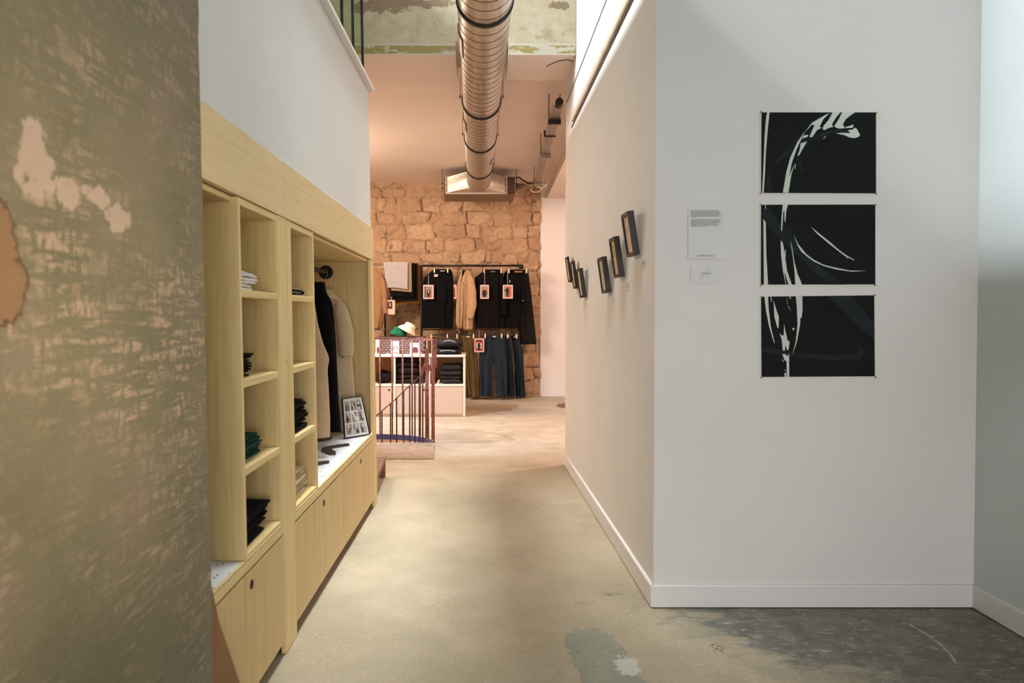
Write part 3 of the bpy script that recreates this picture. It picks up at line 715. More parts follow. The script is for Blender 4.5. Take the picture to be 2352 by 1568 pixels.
# clothes rod with its flange, and three garments on hangers
ROD = P(748, 625, 4.86); RX, RZ = ROD.x, ROD.z
t = thing('clothes_rod', (RX, 4.88, RZ), 'dark clothes rod with round black end flange in the coats niche', 'clothes rod')
bm = bmesh.new(); tube(bm, [(RX-.02, 3.34, RZ), (RX, 4.845, RZ)], .015, 16); build('rod', bm, DARKM, t, smooth=True)
bm = bmesh.new()
for (r, y0, y1) in ((.048, 4.862, 4.877), (.026, 4.835, 4.863)):
    tube(bm, [(RX, y0, RZ), (RX, y1, RZ)], r, 28)
build('end_flange', bm, BLACKM, t)
def coat_hanger(y, half, lab, zbar):
    t = thing('coat_hanger', (RX, y, RZ), lab, 'hanger', 'hangers on the niche rod')
    bm = bmesh.new(); pts = [(RX+.0165*math.cos(a), y, RZ+.001+.0165*math.sin(a)) for a in [R(q) for q in range(-20, 200, 20)]]
    pts = list(reversed(pts)); pts = [Vector(p) for p in pts]
    tail = [Vector((RX+.018, y, RZ-.02)), Vector((RX+.006, y, RZ-.04)), Vector((RX, y, zbar+.004))]
    tube(bm, pts+tail, .0022, 8); tag(build('hook', bm, STEEL, t, smooth=True), 'pale metal hook')
    bm = bmesh.new(); tube(bm, [(RX-half, y, zbar-.07), (RX-half*.5, y, zbar-.025), (RX, y, zbar), (RX+half*.5, y, zbar-.025), (RX+half, y, zbar-.07)], [.008, .011, .012, .011, .008], 10); build('shoulder_bar', bm, BLACK, t, smooth=True)
    return t
def niche_rows(rows, Y, c=None):
    o = []
    for (y, xr, *xl) in rows:
        b = P(xr, y, Y); cx = RX if not xl else None
        a = 2*RX-b.x if not xl else P(xl[0], y, Y).x
        o.append((b.z, a, b.x))
    return o
def coat(name, Y, rows, mat, lab, cat, depth, amp, sleeves=(), extra=None, group='garments on the niche rod', seed=0):
    t = thing(name, (RX, Y, niche_rows(rows, Y)[-1][0]), lab, cat, group)
    bm = bmesh.new(); cloth_tube(bm, niche_rows(rows, Y), Y, depth, 4, amp, seed, 34, 40, .35); build('body', bm, mat, t, smooth=True)
    for s in sleeves:
        bm = bmesh.new(); sleeve(bm, [(P(x, y, Y-.035), r) for x, y, r in s])
        for v in bm.verts: v.co.y = Y-.035+(v.co.y-(Y-.035))*.6-.008
        build('sleeve', bm, mat, t, smooth=True)
    if extra: extra(t, Y)
    return t
def cream_extra(t, Y):
    bm = bmesh.new(); c = P(752, 668, Y); lathe(bm, [(.12, -.05), (.10, -.012), (.085, .016), (.075, .026), (.06, .014)], (c.x-.05, Y, c.z-.008), 26, 1, .62); build('hood', bm, F_CREAM, t, smooth=True)
    bm = bmesh.new(); a = P(786, 818, Y-.06)
    box(bm, a.x, a.x+.008, Y-.075, Y-.066, a.z-.012, a.z, .001); tag(build('label_tab', bm, BLACK, t), 'tiny dark label at the cuff')
coat('cream_coat', 4.835, [(668, 752), (680, 772), (688, 786), (702, 796), (740, 799), (790, 806), (860, 812), (925, 817), (985, 806)], F_CREAM, 'cream hooded coat with wide sleeve hanging farthest along the niche rod', 'coat', .022, .007,
     [[(776, 692, .030), (786, 722, .050), (794, 765, .056), (796, 795, .054), (796, 818, .050)]], cream_extra, seed=1)
def black_extra(t, Y):
    bm = bmesh.new(); c = P(735, 652, Y); lathe(bm, [(.075, -.06), (.066, -.02), (.060, .012), (.056, .022), (.05, .012)], (c.x-.03, Y, c.z-.01), 24, 1, .75); build('collar', bm, F_BLACK, t, smooth=True)
coat('black_coat', 4.36, [(655, 742), (672, 750), (682, 757), (700, 765), (740, 768), (800, 772), (880, 776), (940, 779), (990, 784)], F_BLACK, 'long black coat hanging between the two beige ones in the niche', 'coat', .055, .012,
     [[(736, 688, .03), (744, 730, .045), (752, 800, .042), (756, 840, .036)]], black_extra, seed=2)
coat('beige_coat', 4.06, [(668, 716), (700, 722), (740, 729), (790, 743), (822, 757), (850, 752), (900, 755), (960, 758), (1003, 758)], F_BEIGE, 'beige coat hanging nearest on the niche rod beside the shelves', 'coat', .05, .014, seed=4)
coat_hanger(4.835, .06, 'coat hanger inside the cream hooded coat', P(752, 672, 4.82).z-.025)
coat_hanger(4.36, .09, 'coat hanger inside the long black coat', P(742, 650, 4.36).z-.03)

# framed sheet of small photographs leaning in the niche
def quadmap(c):   # bilinear: u right, v down
    tl, tr, br, bl = [Vector(p) for p in c]
    return lambda u, v: (tl*(1-u)+tr*u)*(1-v)+(bl*(1-u)+br*u)*v
bl = PZ(790, 1007, ZT+.004); br = PZ(848.5, 997.5, ZT+.004)
tl = P(784, 913, bl.y+.03); tr = P(829, 910.5, br.y+.02)
tl.z = tr.z = (tl.z+tr.z)/2
t = thing('framed_photographs', (bl+br)/2, 'black thin picture frame with nine small grey photographs leaning in the niche', 'picture frame')
q = quadmap([tl, tr, br, bl]); nrm = ((tr-tl).cross(bl-tl)).normalized()
if nrm.y > 0: nrm = -nrm
back = -nrm*.012
def qslab(bm, q, u0, v0, u1, v1, off, th, mi=0):
    slab(bm, [q(u0, v0)+nrm*off, q(u1, v0)+nrm*off, q(u1, v1)+nrm*off, q(u0, v1)+nrm*off], nrm*th, mi)
bm = bmesh.new()
for a in ((0, 0, 1, .022), (0, .978, 1, 1), (0, .022, .03, .978), (.97, .022, 1, .978)): qslab(bm, q, *a, 0, .010)
build('frame', bm, BLACK, t)
bm = bmesh.new(); qslab(bm, q, .03, .022, .97, .978, .001, .004); build('mount', bm, PAPER, t)
for r_ in range(3):
    for c_ in range(3):
        u0, v0 = .10+c_*.285, .09+r_*.29; bm = bmesh.new(); qslab(bm, q, u0, v0, u0+.235, v0+.25, .0052, .0006, 0)
        rr = random.Random(r_*3+c_)
        for m_ in range(6):
            cu, cv = u0+.235*rr.uniform(.2, .8), v0+.25*rr.uniform(.2, .85); ru, rv = rr.uniform(.02, .075), rr.uniform(.03, .09); n = 9; ph = rr.random()*6
            pl = [(min(u0+.235, max(u0, cu+ru*(.6+.6*rr.random())*math.cos(ph+k*6.283/n))), min(v0+.25, max(v0, cv+rv*(.6+.6*rr.random())*math.sin(ph+k*6.283/n)))) for k in range(n)]
            vs_ = [bm.verts.new(q(u, v)+nrm*(.0060+.0002*m_)) for u, v in pl]; f_ = bm.faces.new(vs_); f_.material_index = 1 if m_ % 2 == 0 else 2
        build('photograph', bm, [PHOTO_BG2, flat('photo_charcoal', '3b3531', .7), flat('photo_light_grey', 'b9afa7', .7)], t)
# dark curved hangers lying on the terrazzo
def boomerang(pts, lab, zt=ZT):
    bm = bmesh.new(); ps = [PZ(x, y, zt+.001) for x, y in pts]; slab(bm, ps, (0, 0, .012))
    tag(build('wooden_hanger', bm, DWOOD, loc=ps[0]), lab, 'hanger', 'dark wooden hangers on the terrazzo')
sc5 = lambda L: [(680+x*.319, 580+y*.319) for x, y in L]
boomerang(sc5([(180, 1430), (190, 1418), (236, 1404), (300, 1394), (378, 1384), (384, 1390), (300, 1403), (246, 1413), (262, 1432), (288, 1447), (284, 1457), (250, 1458), (212, 1449)]), 'dark V-shaped wooden hanger lying on terrazzo before the photo frame')
boomerang(sc5([(150, 1519), (200, 1513), (236, 1509), (238, 1515), (200, 1523), (150, 1533)]), 'straight dark wooden hanger lying at the terrazzo front beside the shelf unit')
boomerang(sc5([(140, 1342), (200, 1332), (262, 1330), (250, 1347), (200, 1356), (140, 1360)]), 'dark wooden hanger lying under the nearest beige coat')
# brown board against the first door
bm = bmesh.new(); slab(bm, [LU(-.004, 1.992, .60), LU(-.004, 2.048, .45), LU(-.004, 2.31, .001), LU(-.004, 1.992, .001)], (.010, 0, 0))
tag(build('leaning_board', bm, BROWN, loc=LU(0, 2.1, 0)), 'tan brown board with slanting edge leaning at the plaster wall foot', 'board')

# ------------------------------------------------------------------ gallery balustrade on the left wall
t = thing('glass_balustrade', LU(.05, 2.1, 2.972), 'glass balustrade with dark green uprights on top of the left white wall', 'balustrade')
ys = [4.955-.345*k for k in range(9)]
for i, y in enumerate(ys):
    bm = bmesh.new(); box(bm, .03, .048, y-.009, y+.009, 2.973, 3.98, .001, fn=fl, seg=1); build('upright', bm, GREENE, t)
for i in range(len(ys)-1):
    bm = bmesh.new(); box(bm, .035, .043, ys[i+1]+.012, ys[i]-.012, 2.974, 3.97, fn=fl); build('glass_pane', bm, GLASS, t)
bm = bmesh.new(); box(bm, .02, .058, ys[-1]-.02, ys[0]+.02, 3.981, 4.01, .004, fn=fl); build('handrail', bm, GREENE, t)

# ------------------------------------------------------------------ right wall fittings
wx = lambda y, o=0: XR(y)-o
a = PX(1432, 0, .775); b = PX(1311, 272, .765); d = (a-b).normalized()
t = thing('wall_pipe', b, 'beige pipe with a thin double conduit along the top of the right wall', 'pipe')
bm = bmesh.new(); p0 = Vector((wx(b.y, .011), b.y, b.z)); p1 = Vector((wx(3.3, .011), 3.3, b.z+(a.z-b.z)*(b.y-3.3)/(b.y-a.y)))
k_ = len(bm.verts); prof = [(.0105, -.030), (-.004, -.030), (-.010, -.022), (-.012, 0), (-.010, .022), (-.004, .030), (.0105, .030)]
ra = [bm.verts.new(p1+Vector((q, 0, h))) for q, h in prof]; rb = [bm.verts.new(p0+Vector((q, 0, h))) for q, h in prof]
bm.faces.new(ra); bm.faces.new(rb)
for i in range(7): bm.faces.new([ra[i], ra[(i+1) % 7], rb[(i+1) % 7], rb[i]])
build('pipe', bm, flat('beige_pipe_paint', 'cdbda8', .45), t)
for dz in (-.040, -.050):
    bm = bmesh.new(); tube(bm, [p1+Vector((.007, 0, dz)), p0+Vector((.007, .1, dz))], .0032, 8); build('conduit', bm, flat('dark_grey_conduit', '57504a', .5), t, smooth=True)
bm = bmesh.new(); q0 = PX(1392, 0, .795); q1 = PX(1302, 236, .786)
tube(bm, [(wx(y, .004), y, q1.z+(q0.z-q1.z)*(q1.y-y)/(q1.y-q0.y)) for y in (3.4, 4, 4.6, 5.2, 5.7, min(6.3, q1.y))], .003, 6)
tag(build('seam_strand', bm, INK, loc=q1, smooth=True), 'thin grey strand standing for a seam in the upper right wall above the beige pipe', 'cable')  # a seam of the wall, built as a thin raised strand
bm = bmesh.new(); tube(bm, [P(1255, 152, 5.66), P(1270, 145, 5.66), P(1287, 139, 5.66), P(1304, 137, 5.66), P(1317, 141, 5.66)], .004, 8)
tag(build('loose_wire', bm, BLACKM, loc=P(1317, 141, 5.66), smooth=True), 'loose black wire sticking out of the wall under the old plaster beam', 'cable')

# six tilted shadow-box frames and their labels
sc4 = lambda x, y: (1280+x*.1658, 460+y*.1658)
FR = [  # near-front top, near-front bottom, far-front top, near-wall bottom
    ((130, 780), (180, 1130), (103, 795), (213, 1125), 'farthest along the right wall, highest of the far three', 'b0aa8c'),
    ((205, 840), (253, 1220), (175, 850), (292, 1215), 'second farthest on the right wall, middle of the far three', 'b8b090'),
    ((300, 940), (355, 1348), (258, 945), (410, 1340), 'third farthest on the right wall, lowest of the far three', 'cfb968'),
    ((612, 780), (682, 1282), (548, 805), (755, 1282), 'lowest of the near three on the right wall, greyish picture', 'c2b99a'),
    ((780, 500), (858, 1060), (708, 550), (938, 1050), 'middle of the near three on the right wall, ochre picture', 'c9a243'),
    ((968, 148), (1058, 758), (875, 208), (1148, 748), 'nearest the corner on the right wall, highest, pinkish picture', 'e0b593')]
LABS = [None, (275, 1270), (368, 1435), (775, 1385), (968, 1180), (1185, 865)]
for i, (nt, nb, ft, wb, where, pc) in enumerate(FR):
    nt, nb, ft, wb = [sc4(*p) for p in (nt, nb, ft, wb)]
    y = 4.0
    for _ in range(15): y = (XR(y)-.003)*F/(wb[0]-CX)
    W = P(wb[0], wb[1], y); B = P(nb[0], nb[1], y); T = P(nt[0], nt[1], y)
    dep = W.x-B.x; lean = Vector((T.x-B.x, 0, T.z-B.z)); ht = lean.length; up = lean.normalized(); out = Vector((-up.z, 0, up.x))
    if out.x > 0: out = -out
    yf = T.x*F/(ft[0]-CX)*1.0; wdt = max(.06, min(.22, yf-y))
    org = B - out*dep*1.0                                         # lower near corner at the wall side
    al = Vector((-.0074, 1, 0)).normalized()
    G = lambda o, s, h: org+out*o+al*s+up*h
    t = thing('shadow_box_frame', org, 'black box frame '+where, 'picture frame', 'tilted box frames on the right wall')
    fw = .012
    bm = bmesh.new()
    def gb(o0, o1, s0, s1, h0, h1, mi=0):
        box(bm, o0, o1, s0, s1, h0, h1, .001, mi, lambda a_, b_, c_: G(a_, b_, c_), 1)
    gb(0, dep, 0, fw, 0, ht); gb(0, dep, wdt-fw, wdt, 0, ht); gb(0, dep, fw, wdt-fw, 0, fw*1.5); gb(0, dep, fw, wdt-fw, ht-fw*1.5, ht)
    build('frame', bm, flat('brown_black_frame', '241c18', .4), t)
    bm = bmesh.new(); gb(0.001, dep*.72, fw, wdt-fw, fw*1.5, ht-fw*1.5)
    k = N('small_picture'); n_ = k.noise(k.co((1, 1, 1)), 26, 5, .7, .6)
    k.base(k.ramp(n_, [(.3, sl('5a4a30')), (.44, sl(pc)), (.62, sl('e6dabb'))])); build('picture', bm, k.fin(.5), t)
    if LABS[i]:
        lx, ly = sc4(*LABS[i]); yy = 4.0
        for _ in range(15): yy = (XR(yy)-.002)*F/(lx-CX)
        L = P(lx, ly, yy); xx = XR(yy)
        tl_ = thing('wall_label', (xx, yy, L.z), ['', 'tiny white label under the second farthest box frame', 'tiny white label under the third farthest box frame', 'small white label under the greyish box frame', 'small white label with red dot under the ochre box frame', 'small white label with red dot under the nearest box frame'][i], 'label', 'labels below the box frames')
        bm = bmesh.new(); box(bm, xx-.003, xx-.0003, yy-.035, yy+.04, L.z-.022, L.z+.022); build('card', bm, PAPER, tl_)
        bm = bmesh.new()
        for m_ in range(4): box(bm, xx-.0034, xx-.0029, yy-.005, yy+.03-.006*(m_ % 2), L.z+.013-m_*.008, L.z+.0155-m_*.008)
        tag(build('print', bm, INK, tl_), 'rows of small grey print')
        if i >= 4:
            bm = bmesh.new(); slab(bm, [(xx-.0036, yy-.022+.008*math.cos(q_*.5236), L.z-.002+.010*math.sin(q_*.5236)) for q_ in range(12)], (.0006, 0, 0)); tag(build('red_dot', bm, REDM, tl_), 'red sticker')

# ------------------------------------------------------------------ art wall: three prints, info sheet, card
YW = Y_ART
def wallpoly(bm, pts, off, th=.0004, mi=0):
    ps = [P(x, y, YW-off) for x, y in pts]
    if len(ps) <= 4: slab(bm, ps, (0, -th, 0), mi); return
    vs_ = [bm.verts.new(p) for p in ps]
    for tri in tessellate_polygon([[Vector((p.x, p.z, 0)) for p in ps]]):
        try: bm.faces.new([vs_[k] for k in tri]).material_index = mi
        except ValueError: pass
s1 = lambda L: [(1720+x*.21053, 230+y*.21053) for x, y in L]
s2 = lambda L: [(1720+x*.28700, 440+y*.28700) for x, y in L]
ART = [
 ('top black abstract brush print with pale curved strokes', [(1746, 255), (2015, 257), (2014.5, 447), (1745.5, 446)], [(1749, 258), (2012, 258), (2012, 444), (1748, 443)],
  [s1([(198, 132), (226, 132), (205, 330), (185, 580), (176, 800), (162, 1008), (145, 1008), (160, 700), (172, 400), (182, 250)]),
   s1([(905, 135), (840, 158), (690, 245), (600, 360), (530, 455), (450, 630), (405, 800), (372, 1008), (432, 1010), (465, 810), (500, 690), (440, 830), (470, 680), (520, 540), (575, 420), (610, 350), (690, 265), (715, 275), (660, 400), (690, 405), (745, 325), (795, 300), (770, 290), (815, 205), (870, 150)]),
   s1([(915, 132), (1000, 132), (950, 190), (905, 265), (925, 290), (880, 300), (820, 328), (805, 310), (815, 280), (870, 215)]),
   s1([(1018, 132), (1160, 132), (1110, 165), (1055, 210), (1025, 265), (1050, 305), (990, 310), (940, 295), (935, 275), (980, 210)]),
   s1([(1055, 292), (1105, 280), (1135, 265), (1142, 285), (1130, 300), (1060, 305)]),
   s1([(1160, 300), (1180, 315), (1212, 378), (1200, 398), (1150, 414), (1095, 405), (1040, 380), (950, 362), (1020, 355), (1110, 360), (1080, 330), (1130, 320)]),
   s1([(580, 420), (600, 385), (650, 375), (640, 400)]),
   s1([(565, 470), (635, 450), (600, 510), (545, 605), (530, 605), (555, 540)]),
   s1([(810, 420), (840, 390), (843, 396), (815, 422)]),
   s1([(498, 750), (510, 690), (515, 692), (505, 752)])],
  [s1([(430, 530), (520, 430), (600, 330), (620, 330), (560, 430), (470, 560), (440, 600), (330, 660), (255, 720), (235, 790), (250, 930), (275, 1005), (180, 1005), (195, 860), (230, 740), (300, 655)]),
   s1([(515, 620), (535, 605), (615, 775), (590, 790), (555, 745)]),
   s1([(570, 440), (700, 400), (850, 340), (1000, 310), (1110, 355), (980, 340), (850, 385), (700, 440), (560, 470)])]),
 ('middle black abstract brush print with thin swooping white line', [(1745.5, 468), (2013, 468.5), (2011.5, 657), (1745.5, 657)], [(1748, 470), (2010.5, 469.5), (2010.5, 653), (1747.5, 653.5)],
  [s2([(130, 105), (136, 105), (134, 137), (130, 137)]),
   s2([(272, 100), (315, 100), (300, 150), (292, 240), (286, 240), (284, 160), (276, 155), (272, 230), (266, 310), (258, 315), (262, 200)]),
   s2([(116, 217), (136, 248), (140, 500), (154, 744), (120, 744), (118, 500)]),
   s2([(254, 390), (273, 410), (290, 520), (305, 630), (344, 744), (318, 744), (290, 655), (283, 650), (300, 744), (295, 740), (272, 630), (258, 500)]),
   s2([(288, 470), (294, 462), (294, 520), (288, 520)]),
   s2([(332, 388), (346, 440), (364, 560), (392, 665), (418, 720), (424, 744), (372, 744), (366, 640), (352, 520)]),
   s2([(360, 345), (395, 420), (460, 500), (520, 545), (600, 585), (680, 605), (800, 630), (940, 634), (820, 640), (700, 622), (600, 595), (520, 558), (470, 522), (420, 480), (390, 430)]),
   s2([(498, 282), (560, 332), (640, 395), (720, 465), (790, 515), (846, 546), (842, 550), (770, 515), (700, 462), (610, 390), (545, 335)]),
   s2([(778, 524), (790, 526), (784, 533)])],
  [s2([(110, 130), (165, 120), (230, 230), (330, 330), (470, 500), (620, 640), (765, 744), (640, 744), (480, 600), (300, 430), (180, 310), (110, 200)]),
   s2([(280, 240), (340, 300), (370, 350), (330, 330)])]),
 ('lowest black abstract brush print with pale tapering strokes', [(1746, 679), (2010.5, 676), (2013, 868), (1746, 869)], [(1748, 681), (2008, 678), (2009.5, 864), (1749, 865.5)],
  [s2([(124, 839), (154, 839), (158, 930), (176, 1080), (208, 1216), (200, 1205), (165, 1090), (138, 960)]),
   s2([(172, 840), (178, 840), (185, 880), (180, 882)]),
   s2([(198, 870), (215, 930), (240, 1000), (238, 1090), (228, 1088), (204, 1000)]),
   s2([(304, 838), (310, 900), (338, 958), (320, 930), (306, 890)]),
   s2([(322, 838), (332, 838), (336, 858), (330, 858)]),
   s2([(376, 838), (428, 836), (430, 940), (422, 1010), (412, 1010), (410, 1060), (385, 1200), (348, 1305), (375, 1200), (390, 1060), (384, 920)]),
   s2([(244, 1128), (258, 1148), (280, 1150), (282, 1057), (292, 1110), (310, 1190), (326, 1198), (318, 1265), (306, 1268), (292, 1225), (288, 1272), (272, 1270), (262, 1180)]),
   s2([(346, 1100), (358, 1088), (368, 1094), (356, 1110)]),
   s2([(268, 1300), (292, 1300), (308, 1318), (322, 1295), (323, 1480), (304, 1482), (302, 1360), (284, 1345)]),
   s2([(266, 1340), (278, 1355), (272, 1362)]),
   s2([(284, 1448), (297, 1450), (298, 1482), (288, 1482)]), s2([(282, 1420), (296, 1430), (294, 1436)])],
  [s2([(640, 840), (820, 835), (900, 930), (1005, 1050), (1005, 1190), (880, 1080), (760, 960)]),
   s2([(110, 1240), (400, 1290), (700, 1310), (860, 1300), (880, 1230), (930, 1270), (900, 1340), (700, 1350), (400, 1330), (110, 1280)])])]
for lab, sheet, inner, strokes, wash in ART:
    o = P(*sheet[3], YW); t = thing('art_print', (o.x, YW, o.z), lab, 'art print', 'black prints on the art wall')
    bm = bmesh.new(); wallpoly(bm, sheet, .0008, .0010); build('sheet', bm, PAPER2, t)
    bm = bmesh.new(); wallpoly(bm, inner, .002, .0004); tag(build('black_field', bm, INKB, t), 'black painted field')
    bm = bmesh.new()
    for pl in wash: wallpoly(bm, pl, .0026, .0003)
    tag(build('grey_wash', bm, INKG, t), 'faint dark grey strokes')
    bm = bmesh.new()
    for pl in strokes: wallpoly(bm, pl, .0032, .0004)
    tag(build('pale_strokes', bm, INKW, t), 'pale greenish white brush strokes')
    for c in sheet:
        mx, my = sum(p[0] for p in sheet)/4, sum(p[1] for p in sheet)/4
        cx_, cy_ = c[0]+(2 if c[0] < mx else -2), c[1]+(2 if c[1] < my else -2); p = P(cx_, cy_, YW-.002)
        bm = bmesh.new(); tube(bm, [(p.x, YW-.0015, p.z), (p.x, YW-.0055, p.z)], .0045, 10); build('pin', bm, flat('brass_pin', 'a08a5c', .35, .8), t)
# information sheet
rnd = random.Random(3)
t = thing('info_sheet', P(1580, 593, YW), 'white paper sheet with two grey text paragraphs on the art wall', 'paper sheet')
bm = bmesh.new(); nx = 10; ny = 6
def sheet_off(u, v): return .0030+.010*max(0, v-.45)**1.5*(math.sin(u*math.pi)*.7+.3*u)
g = [[(P(1580.5+(1664-1580.5)*i/nx, 478+115*j/ny, YW-sheet_off(i/nx, j/ny))) for i in range(nx+1)] for j in range(ny+1)]
fr_ = [[bm.verts.new(p) for p in r_] for r_ in g]; bk_ = [[bm.verts.new(p+Vector((0, .0008, 0))) for p in r_] for r_ in g]
for j in range(ny):
    for i in range(nx):
        bm.faces.new([fr_[j][i], fr_[j][i+1], fr_[j+1][i+1], fr_[j+1][i]]); bm.faces.new([bk_[j][i], bk_[j+1][i], bk_[j+1][i+1], bk_[j][i+1]])
for j in range(ny):
    for i in (0, nx): bm.faces.new([fr_[j][i], bk_[j][i], bk_[j+1][i], fr_[j+1][i]])
for i in range(nx):
    for j in (0, ny): bm.faces.new([fr_[j][i], fr_[j][i+1], bk_[j][i+1], bk_[j][i]])
build('sheet', bm, PAPER, t)
bm = bmesh.new()
def words(bm, x0, x1, y, h, Y):
    x = x0
    while x < x1-1:
        w_ = rnd.uniform(1.6, 5.2); e = min(x+w_, x1)
        slab(bm, [P(x, y, Y), P(e, y, Y), P(e, y+h, Y), P(x, y+h, Y)], (0, -.0004, 0)); x = e+.9
for i in range(9): words(bm, 1587, 1587+[61, 66, 65, 66, 69, 67, 63, 69, 12][i], 482.5+i*1.95, .85, YW-.0036)
for i in range(9): words(bm, 1587, 1587+[64, 68, 68, 67, 67, 60, 65, 65, 36][i], 503.3+i*1.95, .85, YW-.0036)
words(bm, 1606, 1637, 585.2, .9, YW-.0082); words(bm, 1599, 1644, 587.4, .9, YW-.0086)
tag(build('print', bm, INK, t), 'dense small grey print')
t = thing('name_card', P(1586, 651, YW), 'small white card with diagonal line below the information sheet', 'card')
bm = bmesh.new(); wallpoly(bm, [(1586, 611), (1656, 611), (1656, 651), (1586, 651)], .0012, .0015); build('card', bm, PAPER, t)
bm = bmesh.new(); words(bm, 1609.5, 1633, 626.6, 1.9, YW-.0030)
tag(build('print', bm, INK, t), 'one line of small grey print'); bm = bmesh.new()
for (a_, b_) in (((1627.5, 617), (1622, 624)), ((1616.5, 631), (1609, 641))):
    wallpoly(bm, [(a_[0]-.35, a_[1]), (a_[0]+.35, a_[1]), (b_[0]+.35, b_[1]), (b_[0]-.35, b_[1])], .0030, .0002)
tag(build('diagonal_line', bm, INK, t), 'broken diagonal pencil line')

# ------------------------------------------------------------------ duct, air unit, cable tray
DR = .173; DZ = 3.362; dxc = lambda y: .0+.037*(10.3-y)/5.7
t = thing('air_duct', (dxc(10.3), 10.3, DZ), 'round spiral galvanised steel air duct running under the ceiling', 'duct')
bm = bmesh.new(); seg = 56; pitch = .122; ye = 10.32; ys_ = []; y = 2.3
while y < ye:
    ys_ += [(y, 0), (y+pitch*.89, 0), (y+pitch*.92, .003), (y+pitch*.965, .003)]; y += pitch
rings = []
for (y, dr) in ys_:
    rg = []
    for k in range(seg):
        a = 2*math.pi*k/seg; yy = y+.078*(.5-abs((k/seg)-.5))
        rg.append(bm.verts.new((dxc(yy)+(DR+dr)*math.sin(a), min(yy, ye), DZ-(DR+dr)*math.cos(a))))
    rings.append(rg)
for i in range(len(rings)-1):
    for k in range(seg):
        f = bm.faces.new([rings[i][k], rings[i][(k+1) % seg], rings[i+1][(k+1) % seg], rings[i+1][k]]); f.material_index = 0 if i % 4 in (0, 2) else 1; f.smooth = True
        for e_ in f.edges:
            if {v_ for v_ in e_.verts} <= set(rings[i]) or {v_ for v_ in e_.verts} <= set(rings[i+1]): e_.smooth = False
build('spiral_tube', bm, [GALV, flat('duct_seam_steel', '6e6053', .45, .7)], t)
for y in (2.9, 4.45, 6.53, 7.87, 9.36):
    bm = bmesh.new(); n = 48
    for rr, th in ((DR+.009, .006),):
        rg = []
        for k in range(n):
            a = 2*math.pi*k/n; c, s = math.cos(a), math.sin(a)
            rg.append([bm.verts.new((dxc(y)+(r_)*s, y+o, DZ-r_*c)) for r_, o in ((DR+.003, -.014), (DR+.013, -.014), (DR+.013, .014), (DR+.003, .014))])
        for k in range(n):
            for m_ in range(4): bm.faces.new([rg[k][m_], rg[k][(m_+1) % 4], rg[(k+1) % n][(m_+1) % 4], rg[(k+1) % n][m_]])
    cl = build('clamp_ring', bm, RUB, t, smooth=False)
    for sx in (-1, 1):
        x = dxc(y)+sx*(DR+.026); bm = bmesh.new()
        box(bm, x-.014, x+.014, y-.012, y+.012, DZ+.03, DZ+.036); tube(bm, [(x, y, DZ+.012), (x, y, DZ+.055)], .006, 8)
        tube(bm, [(x, y, DZ+.05), (x, y, (Z_CEIL if y > 6.3 else Z_TOP)-.002)], .0035, 6)
        tag(build('hanger_lug', bm, STEEL, cl), 'steel lug and threaded hanger')
for (y, az, ln) in ((5.05, -78, .34), (7.15, -78, .30), (8.7, 70, .25)):   # bolted inspection hatches on the sides
    bm = bmesh.new(); rg = []
    for m_ in range(9):
        a = R(az+(m_-4)*5.0); rg.append([bm.verts.new((dxc(y)+r_*math.sin(a), yy, DZ-r_*math.cos(a))) for yy, r_ in ((y-ln/2, DR+.004), (y-ln/2, DR+.011), (y+ln/2, DR+.011), (y+ln/2, DR+.004))])
    for m_ in range(8):
        for c_ in range(4): bm.faces.new([rg[m_][c_], rg[m_][(c_+1) % 4], rg[m_+1][(c_+1) % 4], rg[m_+1][c_]])
    bm.faces.new(rg[0]); bm.faces.new(rg[-1]); tag(build('inspection_hatch', bm, STEEL, t), 'curved bolted hatch plate')

# air unit with flared collar
YA = 10.55
A = lambda x, y: P(x, y, YA)
x0, x1 = A(1019, 430).x, A(1183, 430).x; zt, zb = A(1019, 406).z, A(1019, 446.5).z
t = thing('air_unit', ((x0+x1)/2, YA+.3, zb), 'grey brown ceiling air unit at the far end of the duct', 'air conditioner')
bm = bmesh.new(); box(bm, x0, x1, YA, YA+.66, zb, zt, .004); build('casing', bm, [AIRB], t)
bm = bmesh.new(); box(bm, x0+.004, x1-.004, YA-.006, YA-.0005, zb+.002, zt-.002, .001); tag(build('front_plate', bm, AIRD, t), 'dark brown front plate')
px0, px1 = A(1026, 430).x, A(1162, 430).x; pz0, pz1 = A(1026, 443).z, A(1026, 407).z
bm = bmesh.new(); n = 40; inner = []; outer = []
for k in range(n):
    a = 2*math.pi*k/n; c, s = math.cos(a), math.sin(a)
    inner.append(bm.verts.new((dxc(ye)+(DR+.004)*c, ye-.01, DZ+(DR+.004)*s)))
    mm = max(abs(c), abs(s)); mxp, mzp = (px0+px1)/2, (pz0+pz1)/2
    outer.append(bm.verts.new((mxp+(px1-px0)/2*c/mm, YA-.007, mzp+(pz1-pz0)/2*s/mm)))
for k in range(n): bm.faces.new([inner[k], inner[(k+1) % n], outer[(k+1) % n], outer[k]])
tag(build('flared_collar', bm, GALV, t), 'galvanised flared collar from square to round')
bm = bmesh.new()
for (a0, a1, b0, b1) in ((px0-.02, px0, pz0-.02, pz1+.01), (px1, px1+.02, pz0-.02, pz1+.01), (px0, px1, pz0-.02, pz0)): box(bm, a0, a1, YA-.022, YA-.0065, b0, b1, .001)
tag(build('collar_flange', bm, flat('pale_steel', 'd6c6b2', .35, .8), t), 'pale bolted flange')
bm = bmesh.new()
for i in range(3):
    for xx in (px0-.01, px1+.01): tube(bm, [(xx, YA-.028, pz0+.03+i*(pz1-pz0-.06)/2), (xx, YA-.0225, pz0+.03+i*(pz1-pz0-.06)/2)], .007, 8)
build('bolt', bm, DARKM, t)
